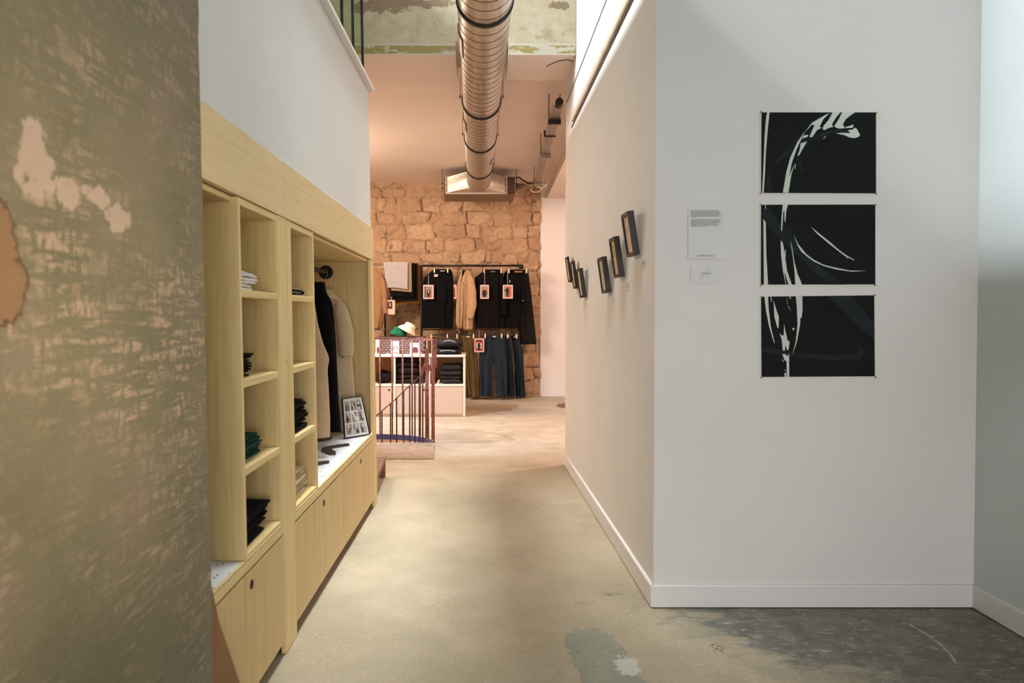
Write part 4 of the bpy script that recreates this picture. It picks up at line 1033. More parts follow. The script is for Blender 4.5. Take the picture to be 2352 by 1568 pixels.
for xx in (x0-.022, x1+.022):
    bm = bmesh.new(); tube(bm, [(xx, YA+.06, zb+.06), (xx, YA+.06, Z_CEIL-.002)], .005, 6)
    for dz in (.1, .17): box(bm, xx-.014, xx+.022 if xx < 0 else xx+.014, YA+.045, YA+.075, zb+dz, zb+dz+.012)
    build('hanging_rod', bm, DARKM, t)
# cables between the unit and the tray
TZ = 3.325
cab = [[(1184, 408), (1192, 407), (1200, 413), (1212, 420), (1226, 421)], [(1186, 412), (1198, 417), (1210, 424), (1222, 427)]]
for i, c in enumerate(cab):
    bm = bmesh.new(); tube(bm, [P(x, y, 10.62) for x, y in c], .011-.004*i, 8)
    tag(build('unit_cable', bm, [BLACKM, flat('pale_cable', 'cdb59b', .5)][i], loc=P(1226, 421, 10.62), smooth=True), ['black cable from the air unit up to the cable tray', 'thin pale cable drooping from the air unit to the cable tray'][i], 'cable')
bm = bmesh.new(); tube(bm, [P(1186, 428, 10.7), P(1216, 427, 10.7)], .035, 14); tag(build('drain_pipe', bm, AIRB, loc=P(1186, 428, 10.7), smooth=True), 'short grey brown pipe leaving the air unit to the right', 'pipe')
for i, pts in enumerate([[(1222, 432), (1218, 437), (1226, 441), (1236, 441), (1242, 436), (1240, 428)], [(1226, 425), (1232, 428), (1240, 431), (1248, 430), (1256, 424), (1255, 418)]]):
    bm = bmesh.new(); tube(bm, [P(x, y, 10.55-.02*i) for x, y in pts], .007, 8)
    tag(build('loose_cable', bm, flat('pale_cable2', 'dcc3a6', .5), loc=P(*pts[0], 10.55), smooth=True), ['pale cable looped below the end of the cable tray', 'pale cable curling from the tray end towards the edge beam'][i], 'cable')
# tray
p0 = PZ(1284, 236, TZ); p1 = PZ(1234, 428, TZ); p0b = Vector((.78, 6.55, TZ)); p1b = Vector((.86, 10.55, TZ))
ta = Vector((P(1282, 240, 6.58).x, 6.58, TZ)); tb = Vector((P(1235, 426, 10.5).x, 10.55, TZ)); td = (tb-ta).normalized(); ts = Vector((td.y, -td.x, 0))
t = thing('cable_tray', ta, 'perforated steel cable tray hung below the ceiling on the right', 'cable tray')
def m_perf():
    k = N('perforated_steel'); x, y, z = k.sep(k.co()); s = k.math('FRACT', k.math('MULTIPLY', y, 18.0)); hole = k.math('LESS_THAN', s, .5)
    k.base(k.mix(hole, sl('b59a7e'), sl('2a1d14'))); return k.fin(.45, .3)
PERF = m_perf()
for j in range(3):
    o = -.037+j*.037; bm = bmesh.new()
    slab(bm, [ta+ts*(o-.0145), ta+ts*(o+.0145), tb+ts*(o+.0145), tb+ts*(o-.0145)], (0, 0, .004)); 
    slab(bm, [ta+ts*(o-.0165), ta+ts*(o-.0145), tb+ts*(o-.0145), tb+ts*(o-.0165)], (0, 0, .03)); slab(bm, [ta+ts*(o+.0145), ta+ts*(o+.0165), tb+ts*(o+.0165), tb+ts*(o+.0145)], (0, 0, .03))
    c = build('channel', bm, STEEL, t)
    if True:
        bm = bmesh.new(); slab(bm, [ta+ts*(o-.0045)+Vector((0, 0, -.0015)), ta+ts*(o+.0045)+Vector((0, 0, -.0015)), tb+ts*(o+.0045)+Vector((0, 0, -.0015)), tb+ts*(o-.0045)+Vector((0, 0, -.0015))], (0, 0, .001)); tag(build('perforation_row', bm, PERF, c), 'row of dark punched slots')
bm = bmesh.new(); tube(bm, [ta-td*.09+ts*.005+Vector((0, 0, .012)), ta+td*.02+ts*.005+Vector((0, 0, .012))], .036, 18); tag(build('end_cap', bm, RUB, t, smooth=False), 'black end cap')
for yb, dk in ((7.05, 1), (8.55, 0), (10.4, 0)):
    q_ = ta+td*((yb-ta.y)/td.y); bm = bmesh.new(); bar(bm, q_-ts*.064+Vector((0, 0, -.024)), q_+ts*.064+Vector((0, 0, -.024)), .042, .042); b_ = build('support_bracket', bm, [STEEL, DARKM][dk], t)
    bm = bmesh.new(); tube(bm, [q_-ts*.056+Vector((0, 0, -.05)), q_-ts*.056+Vector((0, 0, Z_CEIL-TZ-.002))], .005, 6); tube(bm, [q_+ts*.056+Vector((0, 0, -.05)), q_+ts*.056+Vector((0, 0, Z_CEIL-TZ-.002))], .005, 6); build('threaded_rod', bm, DARKM, b_)
q_ = ta+td*1.1; bm = bmesh.new(); bar(bm, q_-ts*.06+Vector((0, 0, -.006)), q_+ts*.06+Vector((0, 0, -.006)), .02, .01); bar(bm, q_-ts*.06+Vector((0, 0, -.006)), q_-ts*.06+Vector((0, 0, .06)), .02, .01); build('strap', bm, DARKM, t)

# ------------------------------------------------------------------ stair well balustrade, slab, step
YF = WC[1]
t = thing('stair_balustrade', (WC[0]+WRX, YF, 0), 'rusty red iron balustrade round the open stair well', 'balustrade')
TOPZ = 1.095
arcp = lambda a, z, k=1.0: Vector((WC[0]+(WRX+.01)*k*math.cos(a), YF+(WRY+.01)*k*math.sin(a), z))
bm = bmesh.new(); pts = [arcp(R(q_), TOPZ) for q_ in range(0, 181, 6)]
for i in range(len(pts)-1): bar(bm, pts[i], pts[i+1], .012, .022)
build('top_rail', bm, RUST, t)
for a in (4, 17, 30, 42, 53, 64, 75, 87, 99, 111, 123, 136, 150, 165):
    bm = bmesh.new(); p = arcp(R(a), 0); tube(bm, [(p.x, p.y, .002), (p.x, p.y, TOPZ-.008)], .0085, 8); build('baluster', bm, RUST, t, smooth=True)
# broad flat end post with curled top
ex = WC[0]+WRX+.012
bm = bmesh.new(); box(bm, ex-.022, ex+.028, YF-.012, YF-.004, .80, TOPZ+.012, .002); build('end_band', bm, RUST, t)
bm = bmesh.new(); box(bm, ex-.012, ex+.004, YF-.030, YF-.014, .002, .85, .002); build('end_post', bm, RUST, t)
# stair handrail descending on the near side
hz = lambda x: .93+( x-P(972, 840, YF-.02).x)*1.0
h0 = P(980, 800, YF-.05); hpts = [P(985, 792, YF-.06), P(984, 835, YF-.06), P(976, 836, YF-.06), P(966, 862, YF-.06), P(940, 886, YF-.06), P(910, 915, YF-.06), P(866, 953, YF-.06), P(838, 975, YF-.06)]
bm = bmesh.new()
for i in range(2, len(hpts)-1): bar(bm, hpts[i], hpts[i+1], .03, .012)
build('sloping_handrail', bm, RUST, t)
bm = bmesh.new(); cxp = P(982, 830, YF-.06).x
ptsf = [P(976, 801, YF-.06), P(984, 800, YF-.06), P(986, 836, YF-.06), P(995, 850, YF-.06), P(985, 853, YF-.06), P(976, 852, YF-.06), P(970, 856, YF-.06), P(975, 838, YF-.06)]
slab(bm, ptsf, (0, .010, 0)); bmesh.ops.triangulate(bm, faces=[f for f in bm.faces if len(f.verts) > 4]); build('flared_bracket', bm, RUST, t)
def hand_z(x):
    for i in range(2, len(hpts)-1):
        a, b = hpts[i+1], hpts[i]
        if a.x <= x <= b.x: return a.z+(b.z-a.z)*(x-a.x)/max(1e-6, b.x-a.x)
    return .8
for px_ in (877, 897, 911, 927, 941, 953, 963, 971, 978, 984):
    x = P(px_, 950, YF-.06).x; z = hand_z(x) if px_ < 976 else P(982, 852, YF-.06).z
    bm = bmesh.new(); tube(bm, [(x, YF-.055, .009), (x, YF-.055, z)], .0075, 8); tag(build('baluster', bm, RUSTD if px_ % 2 else RUST, t, smooth=True), 'darker thin baluster under the sloping handrail' if px_ % 2 else None)
a, b = PZ(866, 1017, .02), PZ(998, 1017, .02); c, d = PZ(996, 1050, .02), PZ(860, 1050, .02)
bm = bmesh.new(); slab(bm, [(-1.86, a.y, .001), (b.x, b.y-.0, .001), (c.x, c.y, .001), (-1.86, c.y, .001)], (0, 0, .007)); tag(build('stone_slab', bm, CONC, loc=(a.x, a.y, 0)), 'rough grey stone slab on the floor before the stair well', 'slab')
# first step of a stair behind the end of the joinery
t = thing('stair_step', (-.9, 5.4, 0), 'wooden stair step with red-black corner iron behind the plywood joinery', 'step')
xs = P(880, 1100, 5.80).x
bm = bmesh.new(); box(bm, -1.48, xs-.03, 5.06, 5.80, .002, .135, .003); build('plinth', bm, WHITE, t)
bm = bmesh.new(); slab(bm, [(-1.48, 5.05, .137), (XL(5.05, .14)-.01, 5.05, .137), (xs+.02, 5.83, .137), (-1.48, 5.83, .137)], (0, 0, .032)); tag(build('tread', bm, flat('worn_brown_tread', '6e4e38', .6, 0, .25, 20), t), 'worn brown tread')
bm = bmesh.new(); box(bm, xs-.028, xs+.018, 5.79, 5.83, .002, .136, .002); tag(build('corner_iron', bm, RUST, t), 'red and black painted corner iron')

bm = bmesh.new(); lathe(bm, [(.30, .0), (.30, .012), (.27, .016), (.02, .016)], (1.47, 10.45, .001), 32); tag(build('round_mat', bm, flat('brown_mat', '6b4a38', .9), loc=(1.47, 10.45, 0)), 'brown round floor mat half hidden beyond the end of the right wall', 'mat')
# ------------------------------------------------------------------ far counter
YC = 9.33; CXR = P(1068, 900, YC).x; CXL = -2.25; ZC = P(1000, 815, YC).z
XV = [P(906, 880, YC).x, P(986, 880, YC).x]
t = thing('display_counter', ((CXL+CXR)/2, YC, 0), 'low pale display counter with open cells above white doors', 'counter')
CW = flat('pale_counter_board', 'e4ccb0', .5, 0, .05); CI = flat('brown_cell_board', 'a8713f', .6, 0, .1)
bm = bmesh.new(); box(bm, CXL, CXR+.004, YC-.012, YC+.56, ZC-.028, ZC, .003); build('top', bm, flat('white_counter_top', 'd6c4b4', .5, 0, .03), t)
zs0, zs1 = P(1000, 887, YC).z, P(1000, 882, YC).z
for x in (CXL+.012, XV[0], XV[1], CXR-.012):
    bm = bmesh.new(); box(bm, x-.012, x+.012, YC, YC+.54, .003, ZC-.029, .001); build('upright_panel', bm, CW, t)
xsL = [CXL+.012, XV[0], XV[1], CXR-.012]
for i in range(3):
    a, b = xsL[i]+.0125, xsL[i+1]-.0125
    bm = bmesh.new(); box(bm, a, b, YC, YC+.52, zs0, zs1, .001); build('cell_floor', bm, CW, t)
    bm = bmesh.new(); box(bm, a, b, YC+.522, YC+.538, .05, ZC-.03); tag(build('back_board', bm, CI, t), 'warm brown back board')
    bm = bmesh.new(); box(bm, a+.003, b-.003, YC+.004, YC+.022, .042, zs0-.005, .001); dr_ = build('door', bm, flat('white_door_board', 'bfa58c', .5, 0, .03), t)
    hx = P(986, 897, YC).x+.05 if i == 2 else b-.06
    bm = bmesh.new(); slab(bm, [(hx+.014*math.cos(q_*.4), YC+.0035, zs0-.05+.014*math.sin(q_*.4)) for q_ in range(15)], (0, -.001, 0)); tag(build('finger_hole', bm, PHOTO_D, dr_), 'dark round finger hole')
    bm = bmesh.new(); box(bm, a, b, YC+.03, YC+.045, .003, .04); build('plinth', bm, CW, t)
def cstack(px0, px1, Yf, zb, hs, mat, what, where, group, seed, dep=.32):
    n = len(hs); zz = zb+.001; x0, x1 = P(px0, 850, Yf).x, P(px1, 850, Yf).x
    for i in range(n-1, -1, -1):
        s = .02*math.sin(i*2.1+seed); h = hs[i]
        folded('folded_garment', ((x0+x1)/2+s*.3, Yf+dep/2+.01*math.cos(i*3+seed), zz+h/2+.0005), ((x1-x0)-abs(s), dep, h-.001), mat,
               f'{what} {where}, {ORD[i] if i < n-1 else "lowest"} of its stack', group, seed+i, layers=1, amp=.009)
        zz += h
cstack(1011, 1061, YC+.03, zs1, [.085, .055, .055, .058], F_CHAR, 'charcoal folded sweatshirt', 'in the right counter cell', 'charcoal sweatshirts in the counter', 1)
cstack(909, 962, YC+.03, zs1, [.07, .08, .09, .065, .06], F_BLACK2, 'black folded sweatshirt', 'in the middle counter cell', 'black sweatshirts in the counter', 3)
bm = bmesh.new(); c = P(884, 870, YC+.2); rbox(bm, (c.x, YC+.2, zs1+.075), (.21, .28, .15), .06, 9, .045, 4)
tag(build('crumpled_garment', bm, F_BLACK2, loc=(c.x, YC+.2, zs1), smooth=True), 'crumpled dark garment in the left counter cell', 'garment')
t = thing('black_bag', (P(984, 880, YC+.1).x, YC+.12, zs1), 'soft black bag with patterned tag beside the charcoal sweatshirts', 'bag')
bm = bmesh.new(); c = P(988, 868, YC+.12); rbox(bm, (c.x-.005, YC+.14, zs1+.072), (.15, .16, .142), .05, 8, .014, 2); build('body', bm, F_BLACK, t, smooth=True)
bm = bmesh.new(); c = P(1006, 876, YC+.05); slab(bm, [(c.x-.022, YC+.05, zs1+.002), (c.x+.012, YC+.05, zs1+.002), (c.x+.026, YC+.055, zs1+.055), (c.x+.004, YC+.055, zs1+.055)], (0, .003, 0)); tag(build('tag', bm, flat('patterned_tag', 'caa68c', .7, 0, .5, 60), t), 'pinkish patterned tag')
# caps on the counter
def cap(px_, y_, seed, lab, zb, hgt, dx):
    c = P(px_, y_, YC+.22); t = thing('peaked_hat', (c.x, YC+.22, zb), lab, 'cap', 'black caps on the counter')
    bm = bmesh.new(); prof = [(.165, 0), (.182, hgt*.12), (.190, hgt*.32), (.186, hgt*.55), (.165, hgt*.78), (.12, hgt*.92), (.06, hgt*.985), (.01, hgt)]
    lathe(bm, prof, (c.x, YC+.22, zb), 32, 1, .72)
    for v in bm.verts: v.co.z += .010*noise.noise(Vector((v.co.x*9+seed, v.co.y*9, v.co.z*9)))*min(1, (v.co.z-zb)/.02)
    build('crown', bm, F_CHAR, t, smooth=True)
    bm = bmesh.new(); lathe(bm, [(.150, .010), (.188, .004), (.194, .010), (.160, .020)], (c.x+dx, YC+.165, zb), 28, 1, .62); build('peak', bm, F_BLACK, t, smooth=True)
    bm = bmesh.new(); n = 15; sp = 30+6*seed
    for k in range(n):
        a = R(-90-sp+2*sp*k/(n-1)); q = (k-(n-1)/2)/((n-1)/2); z = zb+hgt*(.52+.22*seed)-(.012+.030*seed)*q*q
        rr = .1895*(1 if seed == 0 else .955); p = Vector((c.x+rr*math.cos(a), YC+.22+.72*rr*math.sin(a), z))
        hh = .010+.005*((k*7+seed) % 3)/2
        box(bm, p.x-.0045, p.x+.0045, p.y-.0035, p.y+.012, p.z-hh/2, p.z+hh/2)
    tag(build('lettering', bm, flat('cream_thread', 'c9bfae', .8), t), 'small white embroidered lettering')
cap(1029, 800, 0, 'black cap with white lettering, lower one on the right end of the counter', ZC+.001, .112, 0)
cap(1032, 790, 1, 'black cap with white lettering, stacked on top of another cap', ZC+.104, .118, .01)
# printed display box with cards and hats on it
bx0, bx1 = P(869, 790, YC+.3).x, P(976, 790, YC+.3).x; bz = P(900, 773, YC+.3).z
t = thing('display_box', ((bx0+bx1)/2, YC+.3, ZC), 'dark display box printed with rows of pale text blocks on the counter', 'display box')
bm = bmesh.new(); box(bm, bx0, bx1, YC+.3, YC+.5, ZC+.001, bz, .004); build('box', bm, flat('dark_display_box', '3a2723', .6), t)
bm = bmesh.new(); bw, bh = .052, .026; row = 0; z = ZC+.012
while z+bh < bz:
    x = bx0+.006-(bw/2 if row % 2 else 0)
    while x < bx1-.01:
        a, b = max(x, bx0+.004), min(x+bw-.008, bx1-.004)
        if b-a > .012:
            for l in range(4): box(bm, a, b-(.006 if l == 3 else 0), YC+.298, YC+.2999, z+l*bh/4.4, z+l*bh/4.4+bh/7)
        x += bw
    z += bh+.006; row += 1
tag(build('text_blocks', bm, flat('pale_text_block', 'b79a8c', .7), t), 'pale blocks of illegible text')
for i, (xa, xb, ya, yb) in enumerate(((862.5, 870.5, 778, 806), (898, 916.5, 783, 806), (942, 962, 787, 806))):
    Yc = YC+.20; pa, pb = P(xa, yb, Yc), P(xb, ya, Yc); z0 = ZC+.001
    t = thing('portrait_card', ((pa.x+pb.x)/2, Yc, z0), ['white portrait card at the left end of the counter', 'white card with a dark curved hair drawing on the counter', 'white card with a brown-haired head picture on the counter'][i], 'card', 'white cards on the counter')
    bm = bmesh.new(); box(bm, pa.x, pb.x, Yc, Yc+.004, z0, pb.z, .0005); build('card', bm, PAPER, t)
    bm = bmesh.new(); cxm = pa.x+(pb.x-pa.x)*(.72 if i == 0 else .58); rr = (pb.x-pa.x)*.33; czm = z0+(pb.z-z0)*.38
    outer_ = [(cxm+rr*math.cos(R(a)), Yc-.0005, czm+rr*math.sin(R(a))) for a in range(-10, 191, 20)]
    inner_ = [(cxm+rr*.8*math.cos(R(a)), Yc-.0005, czm+rr*.8*math.sin(R(a))) for a in range(190, -11, -20)] if i == 1 else [(cxm-rr, Yc-.0005, z0+.02), (cxm+rr, Yc-.0005, z0+.02)]
    slab(bm, outer_+inner_, (0, -.0005, 0)); bmesh.ops.triangulate(bm, faces=[f for f in bm.faces if len(f.verts) > 4]); tag(build('head_picture', bm, flat('picture_brown', '5d3a2b', .7) if i != 1 else PHOTO_D, t), 'dark hair drawing')
    bm = bmesh.new(); box(bm, cxm-rr*.8, cxm+rr*.8, Yc-.0008, Yc-.0001, z0+.004, z0+.03); build('shoulders', bm, SKIN, t)
for i, px_ in enumerate((890, 906, 944, 966)):
    c = P(px_, 810, YC+.08); bm = bmesh.new(); box(bm, c.x-.02, c.x+.02, YC+.06, YC+.09, ZC+.001, ZC+.018, .001)
    tag(build('price_tag', bm, [PAPER, PAPER2][i % 2], loc=(c.x, YC+.08, ZC)), ['folded white price tag at the counter front, first from left', 'folded price tag before the hair drawing card', 'folded white price tag before the brown-haired card', 'folded price tag at the right end of the display box'][i], 'price tag', 'price tags on the counter')
def hat(cx_, cy_, zb, r, h, br, mat, lab, tilt, name, sx=1.0):
    t = thing(name, (cx_, cy_, zb), lab, 'hat', 'bucket hats on the display box')
    rot = Matrix.Rotation(tilt, 3, 'Y')
    lift = abs(math.sin(tilt))*br
    bm = bmesh.new(); lathe(bm, [(r, 0), (r*.97, h*.4), (r*.9, h*.75), (r*.7, h*.95), (r*.02, h)], (cx_, cy_, zb+lift+.034), 26, sx, 1, tilt=rot); build('crown', bm, mat, t, smooth=True)
    bm = bmesh.new(); lathe(bm, [(r, .002), (r*1.2, -.014), (br, -.052), (br+.003, -.046), (r*1.2, -.004), (r*.99, .012)], (cx_, cy_, zb+lift+.054), 26, sx, 1, tilt=rot); build('brim', bm, mat, t, smooth=True)
Yh = YC+.42
hat(P(916, 770, Yh).x, Yh, bz+.001, .088, .085, .122, F_KNITG, 'green knitted bucket hat on the dark display box', R(8), 'bucket_hat')
hat(P(938, 765, Yh-.08).x, Yh-.08, bz+.001, .085, .095, .135, F_HAT, 'pale cream bucket hat tilted against the green one', R(28), 'bucket_hat')

# ------------------------------------------------------------------ clothing rails against the stone wall
YR = 11.33
ZU = P(1080, 610, YR).z; ZL = P(1080, 757, YR).z; xl, xr = P(968, 610, YR).x, P(1199, 610, YR).x; xrl = P(1187, 757, YR).x
t = thing('clothes_rail', (xl, YR, 0), 'black two-tier clothes rail against the stone wall, right of the hats', 'clothes rail')
bm = bmesh.new(); tube(bm, [(xl, YR, .002), (xl, YR, ZU)], .019, 12); build('upright', bm, BLACKM, t, smooth=True)
bm = bmesh.new(); tube(bm, [(xl, YR, ZU), (xr, YR, ZU)], .017, 12); tube(bm, [(xr, YR, ZU), (xr, 11.66, ZU)], .017, 12); tube(bm, [(xr-.005, YR, ZU+.02), (xr-.005, YR, ZU-.05)], .028, 12); build('upper_rail', bm, BLACKM, t, smooth=True)
bm = bmesh.new(); tube(bm, [(xl, YR, ZL), (xrl, YR, ZL)], .012, 12); build('lower_rail', bm, flat('brown_bronze_rail', '6b5238', .4, .6), t, smooth=True)
t = thing('clothes_rail', (P(884, 760, YR).x, YR, 0), 'shorter clothes rail at the left end behind the counter', 'clothes rail')
xa = P(884, 700, YR).x; xb = P(968, 610, YR).x-.03; xle = P(845, 607, YR).x
bm = bmesh.new(); tube(bm, [(xle, YR, P(870, 607, YR).z), (xb, YR, P(870, 607, YR).z)], .016, 12); build('upper_rail', bm, STEEL, t, smooth=True)
bm = bmesh.new(); tube(bm, [(xa, YR+.03, .002), (xa, YR+.03, P(884, 640, YR).z)], .017, 12); build('upright', bm, BLACKM, t, smooth=True)
bm = bmesh.new(); tube(bm, [(xle, YR, P(870, 756, YR).z), (xa, YR, P(870, 756, YR).z)], .015, 12); build('lower_rail', bm, STEEL, t, smooth=True)

zA = lambda L: [(580+y*.20408, 840+a*.20408, 840+b*.20408) for y, a, b in L]
def rail_garment(name, rows, Y, depth, mat, lab, cat, group, seed, amp=.02, folds=5, sleeves=(), details=None):
    rr = pxrows(rows, Y); t = thing(name, ((rr[-1][1]+rr[-1][2])/2, Y, rr[-1][0]), lab, cat, group)
    bm = bmesh.new(); cloth_tube(bm, rr, Y, depth, folds, amp, seed, 30, 40, .4); build('body', bm, mat, t, smooth=True)
    for s in sleeves:
        bm = bmesh.new(); sleeve(bm, [(P(840+x*.20408, 580+y*.20408, Y-depth*.6), r) for x, y, r in s])
        for v in bm.verts: v.co.y = Y-depth*.6+(v.co.y-(Y-depth*.6))*.6-.015
        build('sleeve', bm, mat, t, smooth=True)
    if details: details(t, Y, depth)
    return t
def lab_detail(items):
    def f(t, Y, depth):
        for (x, y, w_, h_, mat, nm) in items:
            a = P(840+x*.20408, 580+y*.20408, Y-depth-.03); bm = bmesh.new(); box(bm, a.x, a.x+w_, a.y, a.y+.03, a.z-h_, a.z, .0005); build(nm, bm, mat, t)
    return f
G1 = 'tops on the upper clothes rail'
def vest_detail(t, Y, depth):
    lab_detail([(770, 243, .058, .04, flat('pink_label', 'd8b3a6', .7), 'neck_label'), (838, 203, .075, .008, PAPER, 'hanger_mark')])(t, Y, depth)
    a, b = P(840+800*.20408, 580+540*.20408, Y-depth-.022), P(840+900*.20408, 580+370*.20408, Y-depth-.022); bm = bmesh.new(); box(bm, a.x, b.x, Y-depth-.022, Y-depth+.02, a.z, b.z, .003); build('pocket', bm, F_BLACK, t)
    a, b = P(840+860*.20408, 580+850*.20408, Y-depth-.018), P(840+886*.20408, 580+545*.20408, Y-depth-.018); bm = bmesh.new(); box(bm, a.x, b.x, Y-depth-.018, Y-depth+.02, a.z, b.z, .003); build('placket', bm, F_BLACK, t)
rail_garment('black_overshirt', zA([(188, 760, 955), (215, 735, 972), (250, 690, 982), (300, 648, 985), (500, 634, 985), (850, 640, 985)]), YR-.03, .085, F_BLACK, 'black sleeveless overshirt with pinkish neck label, leftmost on the upper rail', 'shirt', G1, 1, .018, 6, details=vest_detail)
z6 = lambda L: [(590+y*.12757, 950+a*.12757, 950+b*.12757) for y, a, b in L]
Yb = YR-.05; rr = pxrows(z6([(240, 930, 1010), (300, 925, 1035), (400, 905, 1065), (480, 908, 1090), (800, 903, 1100), (1100, 896, 1064), (1310, 898, 1058)]), Yb-.03)
t = thing('beige_shirt', ((rr[-1][1]+rr[-1][2])/2, Yb, rr[-1][0]), 'beige long-sleeved shirt hanging on the upper rail between black tops', 'shirt', G1)
bm = bmesh.new(); cloth_tube(bm, rr, Yb-.03, .06, 4, .022, 2, 30, 40, .4); build('front_panel', bm, F_TAN, t, smooth=True)
bm = bmesh.new(); cloth_tube(bm, pxrows(z6([(250, 868, 940), (330, 838, 945), (430, 800, 940), (600, 776, 940), (1000, 758, 930), (1200, 764, 900), (1290, 800, 880)]), Yb+.02), Yb+.02, .055, 4, .022, 5, 30, 40, .4); build('back_panel', bm, F_TAN, t, smooth=True)
q6 = lambda x, y, Y: P(950+x*.12757, 590+y*.12757, Y)
for nm, L, yy in (('collar', [(935, 238), (950, 300), (918, 474), (862, 440), (880, 360)], Yb-.075), ('collar', [(850, 300), (872, 330), (850, 440), (824, 424), (832, 360)], Yb-.05)):
    bm = bmesh.new(); slab(bm, [q6(x, y, yy) for x, y in L], (0, .012, 0)); bmesh.ops.triangulate(bm, faces=[f for f in bm.faces if len(f.verts) > 4]); build(nm, bm, F_TAN, t)
bm = bmesh.new(); slab(bm, [q6(x, y, Yb-.02) for x, y in [(880, 240), (935, 240), (870, 400), (855, 400)]], (0, .01, 0)); tag(build('neck_shade', bm, F_BLACK, t), 'black piece standing for the shade in the neck opening')  # black slab stands in for the shade inside the collar
bm = bmesh.new(); slab(bm, [q6(x, y, Yb-.094) for x, y in [(908, 480), (922, 480), (912, 1290), (897, 1290)]], (0, .012, 0)); build('placket', bm, F_TAN, t)
bm = bmesh.new(); sleeve(bm, [(q6(1000, 330, Yb-.08), .05), (q6(1040, 480, Yb-.09), .058), (q6(1062, 700, Yb-.09), .062), (q6(1056, 900, Yb-.09), .064), (q6(1018, 1085, Yb-.09), .05)])
for v in bm.verts: v.co.y = Yb-.09+(v.co.y-(Yb-.09))*.6-.012
build('sleeve', bm, F_TAN, t, smooth=True)
bm = bmesh.new(); tube(bm, [q6(1024, 1062, Yb-.10), q6(1012, 1112, Yb-.10)], [.048, .044], 16)
for v in bm.verts: v.co.y = Yb-.10+(v.co.y-(Yb-.10))*.6-.012
build('cuff', bm, F_TAN, t, smooth=True)
rail_garment('beige_trousers', zA([(195, 1150, 1200), (400, 1160, 1220), (700, 1150, 1226), (950, 1148, 1226)]), YR+.09, .05, F_TAN, 'beige trousers hanging behind the beige shirt', 'trousers', G1, 5, .01, 3)
def stripe_detail(t, Y, depth):
    lab_detail([(1408, 211, .07, .008, flat('mauve_mark', 'a98f98', .7), 'hanger_mark')])(t, Y, depth)
rail_garment('striped_jacket', zA([(192, 1335, 1530), (230, 1300, 1542), (280, 1228, 1548), (500, 1225, 1543), (850, 1230, 1538)]), YR-.05, .07, F_PIN, 'black pinstriped jacket on the upper rail right of the beige shirt', 'jacket', G1, 3, .022, 7,
             [[(1525, 270, .04), (1540, 420, .045), (1552, 560, .042), (1560, 700, .034)]], stripe_detail)
def knit_detail(t, Y, depth):
    lab_detail([(1675, 211, .12, .012, flat('gold_mark', 'd0a070', .6), 'hanger_mark'), (1620, 310, .008, .04, PAPER, 'care_tag'), (1765, 535, .010, .014, PAPER, 'cuff_tag')])(t, Y, depth)
rail_garment('black_jumper', zA([(195, 1595, 1750), (240, 1552, 1765), (300, 1546, 1775), (500, 1545, 1775), (850, 1548, 1712)]), YR+.02, .07, F_BLACK, 'black jumper on the upper rail in front of black trousers', 'jumper', G1, 4, .018, 5,
             [[(1745, 280, .04), (1772, 430, .05), (1790, 560, .044), (1800, 700, .03)]], knit_detail)
rail_garment('black_trousers', zA([(200, 1700, 1825), (215, 1700, 1832), (500, 1702, 1868), (850, 1716, 1905), (1030, 1746, 1922)]), YR+.16, .05, F_BLACK2, 'long black trousers at the right end of the upper rail', 'trousers', G1, 6, .012, 3)
# lower tier
z8 = lambda L: [(730+y*.12755, 1050+a*.12755, 1050+b*.12755) for y, a, b in L]
G2 = 'trousers on the lower clothes rail'
def trousers(name, legs, Y, depth, mat, lab, seed, amp=.03):
    L = [pxrows(z8(l), Y) for l in legs]; top = L[0][0][0]; xa_, xb_ = min(l[0][1] for l in L), max(l[0][2] for l in L)
    t = thing(name, ((xa_+xb_)/2, Y, L[0][-1][0]), lab, 'trousers', G2)
    for i, l in enumerate(L):
        bm = bmesh.new(); cloth_tube(bm, l, Y-.012*i, depth, 4, amp, seed+i*2, 34, 36, .55); build('leg', bm, mat, t, smooth=True)
    bm = bmesh.new(); cloth_tube(bm, [(top+.004, xa_-.004, xb_+.004), (top-.045, xa_-.008, xb_+.008)], Y-.006, depth*.72, 1, 0, 0, 4, 36, .9); build('waistband', bm, mat, t, smooth=True)
    bm = bmesh.new(); xc = (xa_+xb_)/2; box(bm, xc-.02, xc+.03, Y-depth*.72-.012, Y-depth*.72-.006, top-.02, top-.004, .001); tag(build('label', bm, PAPER, t), 'small pale waist label')
    return t
trousers('olive_trousers', [[(325, 75, 200), (500, 100, 225), (700, 135, 250), (900, 165, 275), (1200, 185, 310), (1390, 208, 330)], [(325, 180, 308), (500, 190, 338), (700, 190, 360), (900, 195, 385), (1200, 200, 402), (1435, 225, 412)]], YR-.02, .06, F_OLIVE, 'olive brown trousers on the lower rail beside the counter', 1)
trousers('blue_jeans', [[(320, 482, 680), (500, 425, 672), (700, 388, 662), (800, 390, 650), (900, 396, 640), (1200, 405, 635), (1405, 410, 645)], [(320, 650, 845), (500, 650, 872), (700, 648, 893), (800, 655, 900), (900, 672, 908), (1200, 690, 905), (1412, 722, 902)]], YR-.07, .055, F_DENIM, 'dark blue wide jeans, front pair on the lower rail', 2)
trousers('blue_jeans', [[(310, 862, 925), (600, 880, 955), (1000, 905, 985), (1400, 912, 990)], [(310, 905, 958), (600, 925, 1012), (1000, 945, 1030), (1405, 960, 1052)]], YR+.03, .045, F_DENIM2, 'grey-blue jeans in the middle of the lower rail, seen narrow', 3)
